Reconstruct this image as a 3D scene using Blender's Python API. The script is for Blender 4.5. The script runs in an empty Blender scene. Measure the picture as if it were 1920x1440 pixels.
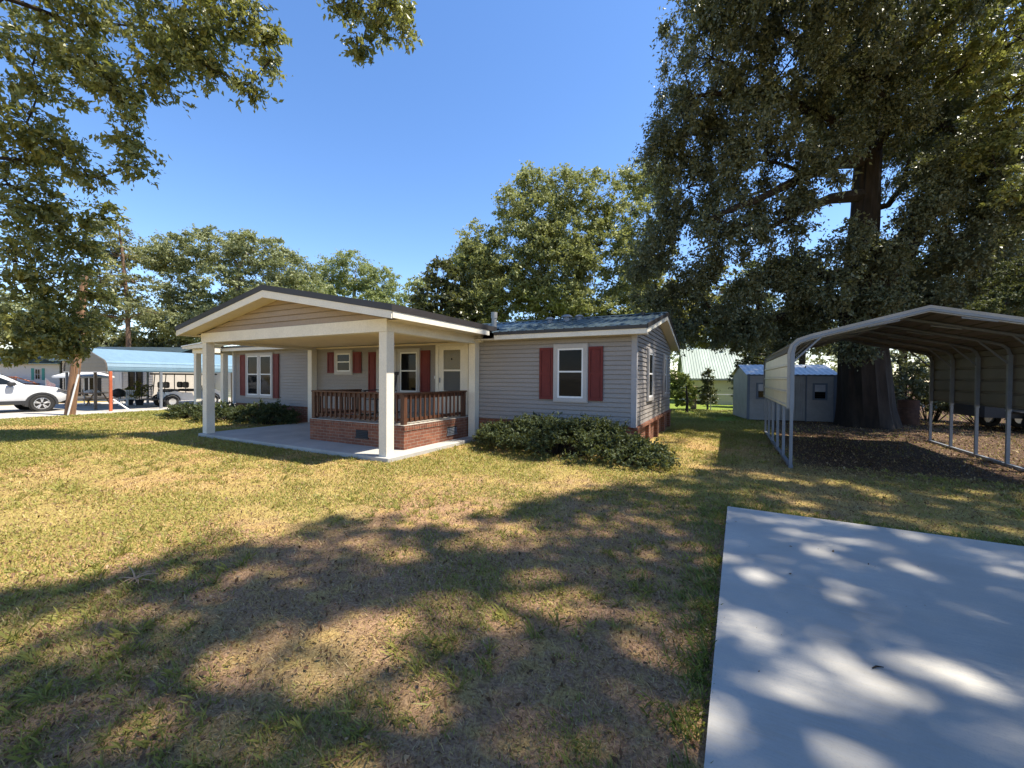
import bpy, math, random
import numpy as np
from mathutils import Vector, Matrix
S = bpy.context.scene
C = S.collection
R = math.radians
rng = np.random.default_rng(7)
random.seed(7)

# ------------------------------------------------------------------ camera numbers
F, YAW, PITCH, ROLL, EYE = 765.0, .485, .016, .007, 1.55
def ray(u, v):
    a, b = (u-960)/F, -(v-720)/F
    c, s = math.cos(ROLL), math.sin(ROLL)
    x, up = a*c-b*s, a*s+b*c
    z = up*math.cos(PITCH)-math.sin(PITCH); d = math.cos(PITCH)+up*math.sin(PITCH)
    return Vector((x*math.cos(YAW)-d*math.sin(YAW), x*math.sin(YAW)+d*math.cos(YAW), z))
FWD = ray(960, 720).normalized()
def at(u, v, d):                       # a measured point of the photograph at a real distance d (metres)
    r = ray(u, v); return Vector((0, 0, EYE))+r*(d/r.dot(FWD))
def ground(u, v):
    r = ray(u, v); return Vector((0, 0, EYE))+r*(-EYE/r.z)
SUN = Vector((.53, .18, 1.0)).normalized()

# ------------------------------------------------------------------ materials
def nodes(name):
    m = bpy.data.materials.new(name); m.use_nodes = True
    nt = m.node_tree; b = nt.nodes['Principled BSDF']
    return m, nt, b
def N(nt, t, **k):
    n = nt.nodes.new(t)
    for a, v in k.items():
        if a in n.inputs: n.inputs[a].default_value = v
        else: setattr(n, a, v)
    return n
def L(nt, a, b): nt.links.new(a, b)
def mix(nt, fac, a, b, mode='MIX'):
    n = nt.nodes.new('ShaderNodeMix'); n.data_type = 'RGBA'; n.blend_type = mode
    for s, v in ((n.inputs[0], fac), (n.inputs[6], a), (n.inputs[7], b)):
        if isinstance(v, (int, float)): s.default_value = v
        elif isinstance(v, tuple): s.default_value = (*v, 1)
        else: L(nt, v, s)
    return n.outputs[2]
def ramp(nt, src, p0, p1, lo=0., hi=1.):
    n = nt.nodes.new('ShaderNodeMapRange'); n.interpolation_type = 'SMOOTHSTEP'
    n.inputs['From Min'].default_value = p0; n.inputs['From Max'].default_value = p1
    n.inputs['To Min'].default_value = lo; n.inputs['To Max'].default_value = hi
    L(nt, src, n.inputs['Value']); return n.outputs[0]
def noise(nt, scale, detail=3, rough=.55, vec=None, stretch=None):
    tc = nt.nodes.new('ShaderNodeTexCoord'); v = vec or tc.outputs['Object']
    if stretch:
        mp = nt.nodes.new('ShaderNodeMapping'); mp.inputs['Scale'].default_value = stretch; L(nt, v, mp.inputs[0]); v = mp.outputs[0]
    n = N(nt, 'ShaderNodeTexNoise', Scale=scale, Detail=detail, Roughness=rough); L(nt, v, n.inputs['Vector'])
    return n.outputs['Fac']
def bump(nt, b, h, strength=.2, dist=.01):
    n = N(nt, 'ShaderNodeBump', Strength=strength, Distance=dist); L(nt, h, n.inputs['Height']); L(nt, n.outputs[0], b.inputs['Normal'])
def mat(name, col, rough=.6, var=.12, scale=3., metal=0., spec=.4, bumps=0., bscale=40., stretch=None, dark=None, fine=.06):
    m, nt, b = nodes(name)
    a = tuple(max(0, c*(1-var)) for c in col); c2 = tuple(min(1, c*(1+var)) for c in col)
    o = mix(nt, ramp(nt, noise(nt, scale, 4, .6, None, stretch), .3, .7), a, c2)
    o = mix(nt, ramp(nt, noise(nt, scale*17, 2), .3, .7, 0, fine*4), o, dark or tuple(c*.6 for c in col))
    L(nt, o, b.inputs['Base Color'])
    b.inputs['Roughness'].default_value = rough; b.inputs['Metallic'].default_value = metal
    b.inputs['Specular IOR Level'].default_value = spec
    if bumps: bump(nt, b, noise(nt, bscale, 3, .6, None, stretch), bumps)
    return m
def leafmat(name, c0, c1, c2, trans=.3, rough=.5, spec=.35):
    m, nt, b = nodes(name)
    at_ = N(nt, 'ShaderNodeAttribute', attribute_name='tint')
    o = mix(nt, ramp(nt, at_.outputs['Fac'], 0, .8), c0, c1)
    o = mix(nt, ramp(nt, at_.outputs['Fac'], .86, 1.0), o, c2)
    L(nt, o, b.inputs['Base Color']); b.inputs['Roughness'].default_value = rough
    b.inputs['Specular IOR Level'].default_value = spec
    t = N(nt, 'ShaderNodeBsdfTranslucent')
    L(nt, mix(nt, .5, o, (.32, .34, .05), 'MIX'), t.inputs['Color'])
    mx = N(nt, 'ShaderNodeMixShader', Fac=trans); L(nt, b.outputs[0], mx.inputs[1]); L(nt, t.outputs[0], mx.inputs[2])
    out = nt.nodes['Material Output']; L(nt, mx.outputs[0], out.inputs['Surface'])
    return m
def glassmat(name, tint=(.02, .022, .025), through=.5, tc=(.42, .44, .45, 1)):
    m, nt, b = nodes(name)
    b.inputs['Base Color'].default_value = (*tint, 1); b.inputs['Roughness'].default_value = .04
    b.inputs['Specular IOR Level'].default_value = .16
    t = N(nt, 'ShaderNodeBsdfTransparent', Color=tc)
    mx = N(nt, 'ShaderNodeMixShader', Fac=through); L(nt, b.outputs[0], mx.inputs[1]); L(nt, t.outputs[0], mx.inputs[2])
    L(nt, mx.outputs[0], nt.nodes['Material Output'].inputs['Surface'])
    return m
def brickmat():
    m, nt, b = nodes('red_brick')
    tc = nt.nodes.new('ShaderNodeTexCoord'); sx = nt.nodes.new('ShaderNodeSeparateXYZ'); L(nt, tc.outputs['Object'], sx.inputs[0])
    ad = N(nt, 'ShaderNodeMath', operation='ADD'); L(nt, sx.outputs[0], ad.inputs[0]); L(nt, sx.outputs[1], ad.inputs[1])
    cb = nt.nodes.new('ShaderNodeCombineXYZ'); L(nt, ad.outputs[0], cb.inputs[0]); L(nt, sx.outputs[2], cb.inputs[1])
    br = N(nt, 'ShaderNodeTexBrick', Scale=1.0)
    br.inputs['Brick Width'].default_value = .2; br.inputs['Row Height'].default_value = .066; br.inputs['Mortar Size'].default_value = .006
    br.inputs['Mortar Smooth'].default_value = .2; br.inputs['Bias'].default_value = -.1
    br.inputs['Color1'].default_value = (.17, .052, .026, 1); br.inputs['Color2'].default_value = (.27, .095, .048, 1); br.inputs['Mortar'].default_value = (.27, .205, .15, 1)
    L(nt, cb.outputs[0], br.inputs['Vector'])
    o = mix(nt, ramp(nt, noise(nt, 9, 4), .35, .7, 0, .5), br.outputs['Color'], (.13, .052, .032))
    L(nt, o, b.inputs['Base Color']); b.inputs['Roughness'].default_value = .85
    inv = N(nt, 'ShaderNodeMath', operation='SUBTRACT'); inv.inputs[0].default_value = 1; L(nt, br.outputs['Fac'], inv.inputs[1])
    bump(nt, b, inv.outputs[0], .6, .008)
    return m

M = dict(
 siding=mat('grey_vinyl_siding', (.29, .264, .245), .55, .05, 1.2, spec=.3, bumps=.05, bscale=25, stretch=(1, 1, 6)),
 tansid=mat('taupe_gable_siding', (.33, .26, .20), .6, .05, 1.2, bumps=.05, stretch=(1, 1, 6)),
 cornergrey=mat('grey_corner_trim', (.33, .32, .33), .5, .05),
 cream=mat('cream_painted_trim', (.73, .675, .565), .5, .05, 2.0, bumps=.04, bscale=12),
 white=mat('white_window_vinyl', (.76, .76, .75), .4, .03),
 trimtaupe=mat('pale_grey_casing', (.42, .40, .385), .5, .04),
 ceil=mat('cream_soffit_boards', (.76, .64, .46), .55, .04),
 red=mat('brick_red_shutter_paint', (.150, .030, .027), .6, .12, 4, spec=.2),
 brick=brickmat(),
 roofm=mat('bluish_galvanised_roof_sheet', (.13, .18, .205), .36, .15, 1.4, metal=.75, spec=.5, stretch=(1, 3, 1)),
 trimdark=mat('dark_bronze_roof_trim', (.035, .030, .028), .45, .1, 3),
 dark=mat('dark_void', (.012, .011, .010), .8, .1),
 wood=mat('brown_stained_wood', (.088, .036, .018), .55, .3, 5, bumps=.12, bscale=30, stretch=(3, 3, .6)),
 blind=mat('white_blind_slats', (.50, .50, .48), .6, .03),
 glass=glassmat('window_glass'), glassd=glassmat('dark_window_glass', (.008, .009, .01), .12),
 doorp=mat('cream_door_panel', (.62, .56, .42), .5, .04),
 screen=mat('dark_screen_mesh', (.10, .10, .095), .7, .05),
 steel=mat('grey_painted_steel', (.20, .215, .24), .45, .1, 3, metal=.2, bumps=.03),
 panel=mat('shade_darkened_beige_panel', (.125, .105, .080), .5, .15, 2, spec=.5, bumps=.03),  # beige darkened to put the carport's inner shade into the colour
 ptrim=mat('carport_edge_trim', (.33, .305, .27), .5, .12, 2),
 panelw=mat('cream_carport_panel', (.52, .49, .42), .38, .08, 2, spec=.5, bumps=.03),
 galv=mat('galvanised_metal', (.55, .54, .52), .4, .12, 6, metal=.5),
 blueroof=mat('pale_blue_roof_sheet', (.155, .25, .32), .5, .06, 1.2, spec=.5, stretch=(1, 4, 1)),
 brownpan=mat('brown_end_panel', (.105, .085, .068), .5, .08),
 orange=mat('rust_orange_primer', (.42, .10, .04), .65, .15, 5),
 polewood=mat('creosoted_pole_wood', (.225, .125, .07), .85, .4, 3, bumps=.3, bscale=18, stretch=(6, 6, .4)),
 beigesid=mat('beige_siding', (.44, .39, .33), .6, .05),
 whitesid=mat('white_siding', (.50, .49, .47), .6, .03),
 yellowsid=mat('pale_yellow_siding', (.74, .67, .44), .6, .05),
 greenroof=mat('pale_green_roof_sheet', (.34, .40, .35), .6, .12, .7, stretch=(2, .5, 1)),
 shedw=mat('pale_grey_shed_siding', (.30, .295, .285), .6, .1), shedb=mat('slate_blue_shed_trim', (.12, .145, .185), .55, .08),
 carwhite=mat('white_car_paint', (.58, .58, .585), .25, .01, spec=.6, fine=.0), tyre=mat('black_tyre_rubber', (.022, .021, .02), .8, .1),
 rim=mat('silver_alloy', (.62, .62, .63), .3, .05, metal=.6), clad=mat('black_plastic_cladding', (.028, .028, .03), .6, .1),
 carglass=glassmat('car_glass', (.012, .016, .02), .1), lamp=glassmat('headlamp_lens', (.12, .12, .13), .2),
 seatb=mat('black_vinyl_seat', (.03, .027, .026), .5, .1), teal=mat('teal_shutter_paint', (.02, .22, .19), .5, .08),
 deckred=mat('reddish_deck_wood', (.38, .13, .06), .7, .2, 3), canvas=mat('white_umbrella_canvas', (.55, .545, .53), .8, .03),
 bench=mat('weathered_table_wood', (.42, .27, .16), .75, .2, 4), rust=mat('rusty_drum_steel', (.075, .036, .023), .8, .4, 6),
 conc=mat('patio_concrete', (.40, .385, .355), .85, .12, 1.5, bumps=.1, bscale=60),
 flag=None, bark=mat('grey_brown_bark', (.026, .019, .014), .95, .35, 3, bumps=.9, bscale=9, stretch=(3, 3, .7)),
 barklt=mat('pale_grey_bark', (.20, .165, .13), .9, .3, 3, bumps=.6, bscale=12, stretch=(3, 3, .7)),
 barkpine=mat('pine_bark', (.14, .085, .055), .95, .3, 4, bumps=.6, bscale=12, stretch=(3, 3, .7)),
 leaf_oak=leafmat('live_oak_leaves', (.066, .080, .046), (.145, .158, .090), (.24, .21, .10), .20, .42, .4),
 leaf_lit=leafmat('broad_leaves', (.185, .215, .080), (.335, .350, .150), (.42, .37, .16), .36, .5, .3),
 leaf_near=leafmat('maple_leaves', (.095, .118, .036), (.25, .255, .085), (.46, .35, .09), .36, .38, .5),
 leaf_far=leafmat('distant_leaves', (.175, .20, .095), (.285, .305, .155), (.34, .31, .15), .34),
 leaf_pale=leafmat('pale_green_leaves', (.18, .23, .09), (.29, .325, .15), (.34, .34, .17), .38),
 leaf_dark=leafmat('dark_glossy_leaves', (.045, .058, .026), (.105, .112, .050), (.19, .14, .05), .25, .35, .5),
 leaf_pine=leafmat('pine_needles', (.12, .14, .065), (.22, .22, .105), (.28, .24, .11), .3),
 leaf_bush=leafmat('bush_leaves', (.030, .042, .020), (.066, .084, .036), (.13, .13, .065), .2, .6, .2),
 leaf_bright=leafmat('bright_green_leaves', (.15, .20, .04), (.28, .32, .08), (.38, .38, .12), .4),
 leaf_yel=leafmat('yellow_green_leaves', (.12, .13, .028), (.24, .21, .05), (.33, .27, .08), .4),
)

# ------------------------------------------------------------------ mesh builder
class MB:
    def __init__(s, T=None): s.v = []; s.f = []; s.T = T
    def add(s, vs, fs):
        o = len(s.v)
        s.v += [tuple(s.T @ Vector(p)) if s.T else tuple(p) for p in vs]
        s.f += [tuple(i+o for i in f) for f in fs]
    def box(s, x0, x1, y0, y1, z0, z1, bev=0.):
        if x0 > x1: x0, x1 = x1, x0
        if y0 > y1: y0, y1 = y1, y0
        if bev:
            b = bev; P = []
            for z, k in ((z0, b), (z0+b, 0), (z1-b, 0), (z1, b)):
                c = b if k == 0 else b
                xa, xb, ya, yb = x0+k, x1-k, y0+k, y1-k
                e = b if k == 0 else b*.3
                P += [(xa+e, ya, z), (xb-e, ya, z), (xb, ya+e, z), (xb, yb-e, z), (xb-e, yb, z), (xa+e, yb, z), (xa, yb-e, z), (xa, ya+e, z)]
            Fs = [tuple(range(7, -1, -1)), tuple(range(24, 32))]
            for r in range(3):
                for i in range(8): Fs.append((r*8+i, r*8+(i+1) % 8, r*8+8+(i+1) % 8, r*8+8+i))
            s.add(P, Fs); return s
        s.add([(x0, y0, z0), (x1, y0, z0), (x1, y1, z0), (x0, y1, z0), (x0, y0, z1), (x1, y0, z1), (x1, y1, z1), (x0, y1, z1)],
              [(0, 3, 2, 1), (4, 5, 6, 7), (0, 1, 5, 4), (1, 2, 6, 5), (2, 3, 7, 6), (3, 0, 4, 7)]); return s
    def quad(s, a, b, c, d): s.add([a, b, c, d], [(0, 1, 2, 3)]); return s
    def prism(s, poly, axis, a, b):          # polygon in the other two axes, extruded along axis
        def P(p, t): return {'x': (t, p[0], p[1]), 'y': (p[0], t, p[1]), 'z': (p[0], p[1], t)}[axis]
        n = len(poly)
        s.add([P(p, a) for p in poly]+[P(p, b) for p in poly],
              [tuple(range(n)), tuple(range(2*n-1, n-1, -1))]+[(i, n+i, n+(i+1) % n, (i+1) % n) for i in range(n)]); return s
    def tube(s, pts, rad, n=8, caps=True):
        pts = [Vector(p) for p in pts]; rad = rad if hasattr(rad, '__len__') else [rad]*len(pts)
        V = []; ref = None
        for i, p in enumerate(pts):
            t = (pts[min(i+1, len(pts)-1)]-pts[max(i-1, 0)]).normalized()
            if ref is None: ref = Vector((0, 0, 1)) if abs(t.z) < .9 else Vector((1, 0, 0))
            a = (ref-t*ref.dot(t)).normalized(); b = t.cross(a); ref = a
            V += [tuple(p+(a*math.cos(2*math.pi*k/n)+b*math.sin(2*math.pi*k/n))*rad[i]) for k in range(n)]
        Fs = [(i*n+k, i*n+(k+1) % n, (i+1)*n+(k+1) % n, (i+1)*n+k) for i in range(len(pts)-1) for k in range(n)]
        if caps: Fs += [tuple(range(n-1, -1, -1)), tuple(range((len(pts)-1)*n, len(pts)*n))]
        s.add(V, Fs); return s
    def lathe(s, prof, c, n=20, axis='z', caps=True):   # prof: (radius, height)
        V = []
        for r, h in prof:
            for k in range(n):
                a = 2*math.pi*k/n; x, y = r*math.cos(a), r*math.sin(a)
                q = {'z': (x, y, h), 'x': (h, x, y), 'y': (x, h, y)}[axis]
                V.append((c[0]+q[0], c[1]+q[1], c[2]+q[2]))
        m = len(prof)
        s.add(V, [(i*n+k, i*n+(k+1) % n, (i+1)*n+(k+1) % n, (i+1)*n+k) for i in range(m-1) for k in range(n)]+([tuple(range(n-1, -1, -1)), tuple(range((m-1)*n, m*n))] if caps else [])); return s
    def loft(s, rings, closed=True, caps=True):
        n = len(rings[0]); V = [p for r in rings for p in r]; Fs = []
        for i in range(len(rings)-1):
            for k in range(n if closed else n-1): Fs.append((i*n+k, i*n+(k+1) % n, (i+1)*n+(k+1) % n, (i+1)*n+k))
        if caps: Fs += [tuple(range(n-1, -1, -1)), tuple(range((len(rings)-1)*n, len(rings)*n))]
        s.add(V, Fs); return s

def obj(name, mb, m, parent=None, smooth=False, label=None):
    me = bpy.data.meshes.new(name); me.from_pydata(mb.v, [], mb.f); me.update()
    import bmesh
    bm = bmesh.new(); bm.from_mesh(me); bmesh.ops.recalc_face_normals(bm, faces=bm.faces); bm.to_mesh(me); bm.free()
    if smooth:
        for p in me.polygons: p.use_smooth = True
        me.set_sharp_from_angle(angle=R(38))
    me.materials.append(m)
    return link(name, me, parent, label)
def link(name, me, parent=None, label=None):
    o = bpy.data.objects.new(name, me); C.objects.link(o)
    if parent:
        o.parent = parent
        if parent.type == 'EMPTY': o.matrix_parent_inverse = Matrix.Translation(-parent.location)
    if label: o['label'] = label
    return o
def tag(o, label, cat, group=None):
    o['label'] = label; o['category'] = cat
    if group: o['group'] = group
    return o
def thing(name, label, cat, loc, group=None):
    o = bpy.data.objects.new(name, None); C.objects.link(o); o.location = loc; o.empty_display_size = .2
    return tag(o, label, cat, group)
def struct(name, mb, m):
    o = obj(name, mb, m); o['kind'] = 'structure'; return o
def copy_tree(o, parent=None):
    c = o.copy(); C.objects.link(c)
    if parent: c.parent = parent
    for ch in list(o.children): copy_tree(ch, c)
    return c

# ------------------------------------------------------------------ value noise in numpy
class VN:
    def __init__(s, seed): s.g = np.random.default_rng(seed).random((64, 64))
    def __call__(s, x, y, sc):
        x = np.asarray(x)*sc+100.; y = np.asarray(y)*sc+100.
        xi = np.floor(x).astype(int); yi = np.floor(y).astype(int); fx = x-xi; fy = y-yi
        fx = fx*fx*(3-2*fx); fy = fy*fy*(3-2*fy); g = s.g
        a = g[xi % 64, yi % 64]; b = g[(xi+1) % 64, yi % 64]; c = g[xi % 64, (yi+1) % 64]; d = g[(xi+1) % 64, (yi+1) % 64]
        return (a*(1-fx)+b*fx)*(1-fy)+(c*(1-fx)+d*fx)*fy
vn = VN(3); vn2 = VN(11)

def quads_object(name, V, tint, m, parent=None, k=4):
    n = len(V)//k
    me = bpy.data.meshes.new(name)
    me.vertices.add(n*k); me.vertices.foreach_set('co', np.ascontiguousarray(V, dtype=np.float32).ravel())
    me.loops.add(n*k); me.loops.foreach_set('vertex_index', np.arange(n*k, dtype=np.int32))
    me.polygons.add(n); me.polygons.foreach_set('loop_start', np.arange(0, n*k, k, dtype=np.int32))
    a = me.attributes.new('tint', 'FLOAT', 'FACE'); a.data.foreach_set('value', tint.astype(np.float32))
    me.update(calc_edges=True); me.materials.append(m)
    return link(name, me, parent)
def nrm(a): return a/np.maximum(np.linalg.norm(a, axis=1, keepdims=True), 1e-9)
def leaf_quads(P, out, size, asp=.45, up=.6, droop=.2, outw=.6, fold=.12):
    n = len(P)
    d = nrm(rng.normal(size=(n, 3))*.8+out*outw+np.array([0, 0, -droop]))
    nv = rng.normal(size=(n, 3))*.7+np.array([0, 0, up]); nv = nrm(nv-d*(nv*d).sum(1, keepdims=True)); sd = np.cross(d, nv)
    Ls = (np.asarray(size)*(.6+.8*rng.random(n)))[:, None]
    V = np.empty((n, 4, 3))
    V[:, 0] = P-d*Ls*.5; V[:, 1] = P+sd*Ls*asp*.5+nv*Ls*fold-d*Ls*.06; V[:, 2] = P+d*Ls*.5; V[:, 3] = P-sd*Ls*asp*.5+nv*Ls*fold-d*Ls*.06
    return V.reshape(-1, 3)
def blob_clumps(blobs, lo=.45, rough=.35):
    out = []
    for (c, r, k) in blobs:
        d = nrm(rng.normal(size=(k, 3))); f = lo+(1-lo)*rng.random(k)**.6
        f *= 1-rough*.5+rough*vn(np.arctan2(d[:, 1], d[:, 0])*1.3+c[0], d[:, 2]*1.6+c[1], 1.5)
        out.append(np.array(c)+d*f[:, None]*np.array(r))
    return np.concatenate(out)
def crown(name, clumps, m, parent, size, per, cr, zs=.7, **k):
    per = int(per); n = len(clumps)*per
    idx = np.repeat(np.arange(len(clumps)), per)
    rr = cr*(.6+.8*rng.random(len(clumps)))
    ns = max(3, per//8); sp = idx*ns+rng.integers(0, ns, n)                  # leaves sit along short twigs that leave each clump
    dirs = nrm(rng.normal(size=(len(clumps)*ns, 3))*np.array([1, 1, zs])+np.array([0, 0, -.25*k.get('droop', .2)])); ln = .55+.6*rng.random(len(dirs))
    q = .18+.9*rng.random(n)
    off = dirs[sp]*(q*ln[sp]*rr[idx])[:, None]*np.array([1, 1, max(zs, .7)])+rng.normal(size=(n, 3))*(.085*cr)
    P = clumps[idx]+off
    t = rng.random(len(clumps))[idx]*.45+rng.random(len(dirs))[sp]*.2+rng.random(n)*.35
    k.setdefault('outw', .9)
    return quads_object(name, leaf_quads(P, dirs[sp], size*(.8+.45*rng.random(len(clumps)))[idx], **k), t, m, parent)
def bend(a, b, k=4, sag=.0, wob=.1):
    a = Vector(a); b = Vector(b); l = (b-a).length; pts = []
    w = Vector((random.uniform(-1, 1), random.uniform(-1, 1), random.uniform(-.6, .6)))*l*wob
    for i in range(k+1):
        t = i/k; pts.append(a.lerp(b, t)+w*math.sin(math.pi*t)+Vector((0, 0, -sag*l*math.sin(math.pi*t))))
    return pts
def wood(name, trunk, trad, limbs, clumps, m, parent, twig_p=.5, tr=.03, n=9, maxtwig=900, maxl=2.2, furrow=False):
    mb = MB()
    if furrow:
        tv = [Vector(p) for p in trunk]; pts = []; rs = []
        for i in range(len(tv)-1):
            for q in range(6): pts.append(tv[i].lerp(tv[i+1], q/6)); rs.append(trad[i]+(trad[i+1]-trad[i])*q/6)
        pts.append(tv[-1]); rs.append(trad[-1]); nn = 40; V = []
        for p, r in zip(pts, rs):
            for k in range(nn):
                a = 2*math.pi*k/nn; but = max(0, 1-p.z/1.6)*.13*math.sin(5*a+1)
                f = 1+but+.055*math.sin(13*a+1.3*math.sin(p.z*1.1))+.05*math.sin(3*a+p.z*.5)+.05*(float(vn(a*6.37/2, p.z*.35, 2.))-.5)*2
                V.append((p.x+r*f*math.cos(a), p.y+r*f*math.sin(a), p.z))
        mb.add(V, [(i*nn+k, i*nn+(k+1) % nn, (i+1)*nn+(k+1) % nn, (i+1)*nn+k) for i in range(len(pts)-1) for k in range(nn)])
    else: mb.tube(trunk, trad, n)
    nodes_ = []
    def sample(pts, r0, r1):
        for i in range(len(pts)-1):
            for t in (.25, .6, .95):
                nodes_.append((Vector(pts[i]).lerp(Vector(pts[i+1]), t)))
    h = len(trunk)//2; sample(trunk[h:], 0, 0)
    for pts, r0, r1 in limbs:
        kk = len(pts); mb.tube(pts, [r0+(r1-r0)*i/(kk-1) for i in range(kk)], 7); sample(pts, r0, r1)
    if clumps is not None and len(clumps) and nodes_:
        NA = np.array([tuple(q) for q in nodes_]); cnt = 0
        for c in clumps:
            if random.random() > twig_p or cnt > maxtwig: continue
            dd = ((NA-c)**2).sum(1)+np.maximum(0, NA[:, 2]-c[2])**2*1.5; q = nodes_[int(dd.argmin())]; cnt += 1
            l = (Vector(c)-q).length
            if l > maxl: continue
            pts = bend(q, c, 3, -.05, .09)
            r0 = tr*(.5+.22*l); mb.tube(pts, [r0, r0*.7, r0*.45, r0*.18], 4, False)
    return obj(name, mb, m, parent, True)

# ------------------------------------------------------------------ world, sun, camera
w = bpy.data.worlds.new('World'); S.world = w; w.use_nodes = True
nt = w.node_tree; bg = nt.nodes['Background']
sky = N(nt, 'ShaderNodeTexSky', sky_type='NISHITA'); sky.sun_disc = False
sky.sun_elevation = math.asin(SUN.z); sky.sun_rotation = math.atan2(SUN.x, SUN.y)
sky.air_density = 1.0; sky.dust_density = .2; sky.ozone_density = 3.0; sky.altitude = 20
hs = N(nt, 'ShaderNodeHueSaturation', Saturation=1.17, Fac=1.0); L(nt, sky.outputs[0], hs.inputs['Color'])
L(nt, mix(nt, 1., hs.outputs[0], (1.03, .94, .97), 'MULTIPLY'), bg.inputs['Color']); bg.inputs['Strength'].default_value = .135
sl = bpy.data.lights.new('sun', 'SUN'); sl.energy = 5.0; sl.angle = R(.8); sl.color = (1, .93, .80)
so = bpy.data.objects.new('sun', sl); C.objects.link(so); so.rotation_euler = SUN.to_track_quat('Z', 'Y').to_euler(); so.location = (10, 0, 30)
cam = bpy.data.cameras.new('camera'); co = bpy.data.objects.new('camera', cam); C.objects.link(co); S.camera = co
cam.sensor_width = 36; cam.lens = F/1920*36; cam.clip_end = 2000; cam.clip_start = .05
r0 = Vector((math.cos(YAW), math.sin(YAW), 0)); up0 = r0.cross(FWD)
rr_ = r0*math.cos(ROLL)+up0*math.sin(ROLL); uu_ = up0*math.cos(ROLL)-r0*math.sin(ROLL)
mw = Matrix((rr_, uu_, -FWD)).transposed().to_4x4(); mw.translation = (0, 0, EYE); co.matrix_world = mw
S.view_settings.view_transform = 'Standard'; S.view_settings.look = 'None'; S.view_settings.exposure = 1.08; S.view_settings.gamma = 1
S.render.engine = 'CYCLES'; S.cycles.max_bounces = 6; S.cycles.transparent_max_bounces = 6; S.cycles.use_denoising = True

exec_order = None
# ================================================================== GROUND
def ground_material():
    m, nt, b = nodes('lawn_soil_and_thatch')
    tc = nt.nodes.new('ShaderNodeTexCoord'); sx = nt.nodes.new('ShaderNodeSeparateXYZ'); L(nt, tc.outputs['Object'], sx.inputs[0])
    fine = noise(nt, 55, 4, .7); mid = noise(nt, 5, 4, .6); big = noise(nt, .55, 4, .6)
    tan = mix(nt, ramp(nt, fine, .3, .7), (.29, .178, .072), (.57, .395, .152))
    soil = mix(nt, ramp(nt, fine, .3, .7), (.19, .108, .072), (.43, .265, .165))
    grn = mix(nt, ramp(nt, fine, .3, .7), (.19, .165, .040), (.43, .37, .105))
    near = mix(nt, ramp(nt, noise(nt, .35, 3, .5), .3, .7), (0, 0, 0), (1, 1, 1))
    sd_ = N(nt, 'ShaderNodeVectorMath', operation='DISTANCE'); L(nt, tc.outputs['Object'], sd_.inputs[0]); sd_.inputs[1].default_value = (-.6, 2.0, 0)
    nf = ramp(nt, sd_.outputs['Value'], 5.2, 2.6)
    n1 = N(nt, 'ShaderNodeMath', operation='MULTIPLY_ADD'); L(nt, nf, n1.inputs[0]); n1.inputs[1].default_value = .16; L(nt, mid, n1.inputs[2])
    o = mix(nt, ramp(nt, n1.outputs[0], .50, .66, 0, .85), tan, soil)
    n2 = N(nt, 'ShaderNodeMath', operation='MULTIPLY_ADD'); L(nt, nf, n2.inputs[0]); n2.inputs[1].default_value = -.16; L(nt, big, n2.inputs[2])
    o = mix(nt, ramp(nt, n2.outputs[0], .34, .58, 0, .75), o, grn)
    # greener grass behind the house
    def mth(op, a, bv):
        n = N(nt, 'ShaderNodeMath', operation=op); 
        L(nt, a, n.inputs[0])
        if isinstance(bv, (int, float)): n.inputs[1].default_value = bv
        else: L(nt, bv, n.inputs[1])
        return n.outputs[0]
    yw = mth('ADD', sx.outputs[1], mth('MULTIPLY', big, 3.)); xw = mth('ADD', sx.outputs[0], mth('MULTIPLY', mid, 1.2))
    back = mth('MULTIPLY', ramp(nt, yw, 14.5, 17.5), ramp(nt, xw, 4.0, 1.2))
    g2 = mix(nt, ramp(nt, fine, .3, .7), (.10, .15, .022), (.25, .31, .055))
    o = mix(nt, back, o, g2)
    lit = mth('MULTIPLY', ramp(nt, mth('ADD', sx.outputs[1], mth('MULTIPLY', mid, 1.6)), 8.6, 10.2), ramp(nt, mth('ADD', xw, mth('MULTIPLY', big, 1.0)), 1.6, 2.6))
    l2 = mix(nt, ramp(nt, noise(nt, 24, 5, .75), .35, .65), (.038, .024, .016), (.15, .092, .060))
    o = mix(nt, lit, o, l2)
    L(nt, o, b.inputs['Base Color']); b.inputs['Roughness'].default_value = .95; b.inputs['Specular IOR Level'].default_value = .1
    bump(nt, b, fine, .7, .03)
    return m
g = MB(); 
for (x0, x1) in ((-400, 400),): g.box(x0, x1, -300, 500, -1.0, 0)
struct('ground', g, ground_material())

def concrete_material():
    m, nt, b = nodes('new_pale_concrete')
    a = noise(nt, 1.1, 5, .6); f = noise(nt, 90, 3, .7); br = noise(nt, 8, 3, .6, None, (1, 9, 1))
    o = mix(nt, ramp(nt, a, .3, .7), (.35, .328, .288), (.52, .487, .425))
    o = mix(nt, ramp(nt, br, .36, .68, 0, .7), o, (.40, .39, .37))
    o = mix(nt, ramp(nt, f, .50, .72, 0, .55), o, (.32, .315, .30))
    L(nt, o, b.inputs['Base Color']); b.inputs['Roughness'].default_value = .8; b.inputs['Specular IOR Level'].default_value = .3
    bump(nt, b, br, .25, .006); return m
M['pad'] = concrete_material()
pd = MB(); pd.prism([(.025, 5.41), (6.2, 5.41), (6.2, -9), (-.30, -9)], 'z', -.2, .055); 
pad = struct('driveway_pad', pd, M['pad'])
pt = MB(); pt.box(-11.83, -5.36, 5.42, 8.60, -.1, .08, .01); struct('patio_slab', pt, M['conc'])
dr = MB(); dr.box(-31, -21.9, -30, 16, -.1, .012); struct('gravel_drive', dr, mat('grey_gravel_drive', (.40, .37, .33), .9, .25, 2, bumps=.4, bscale=30))

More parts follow.
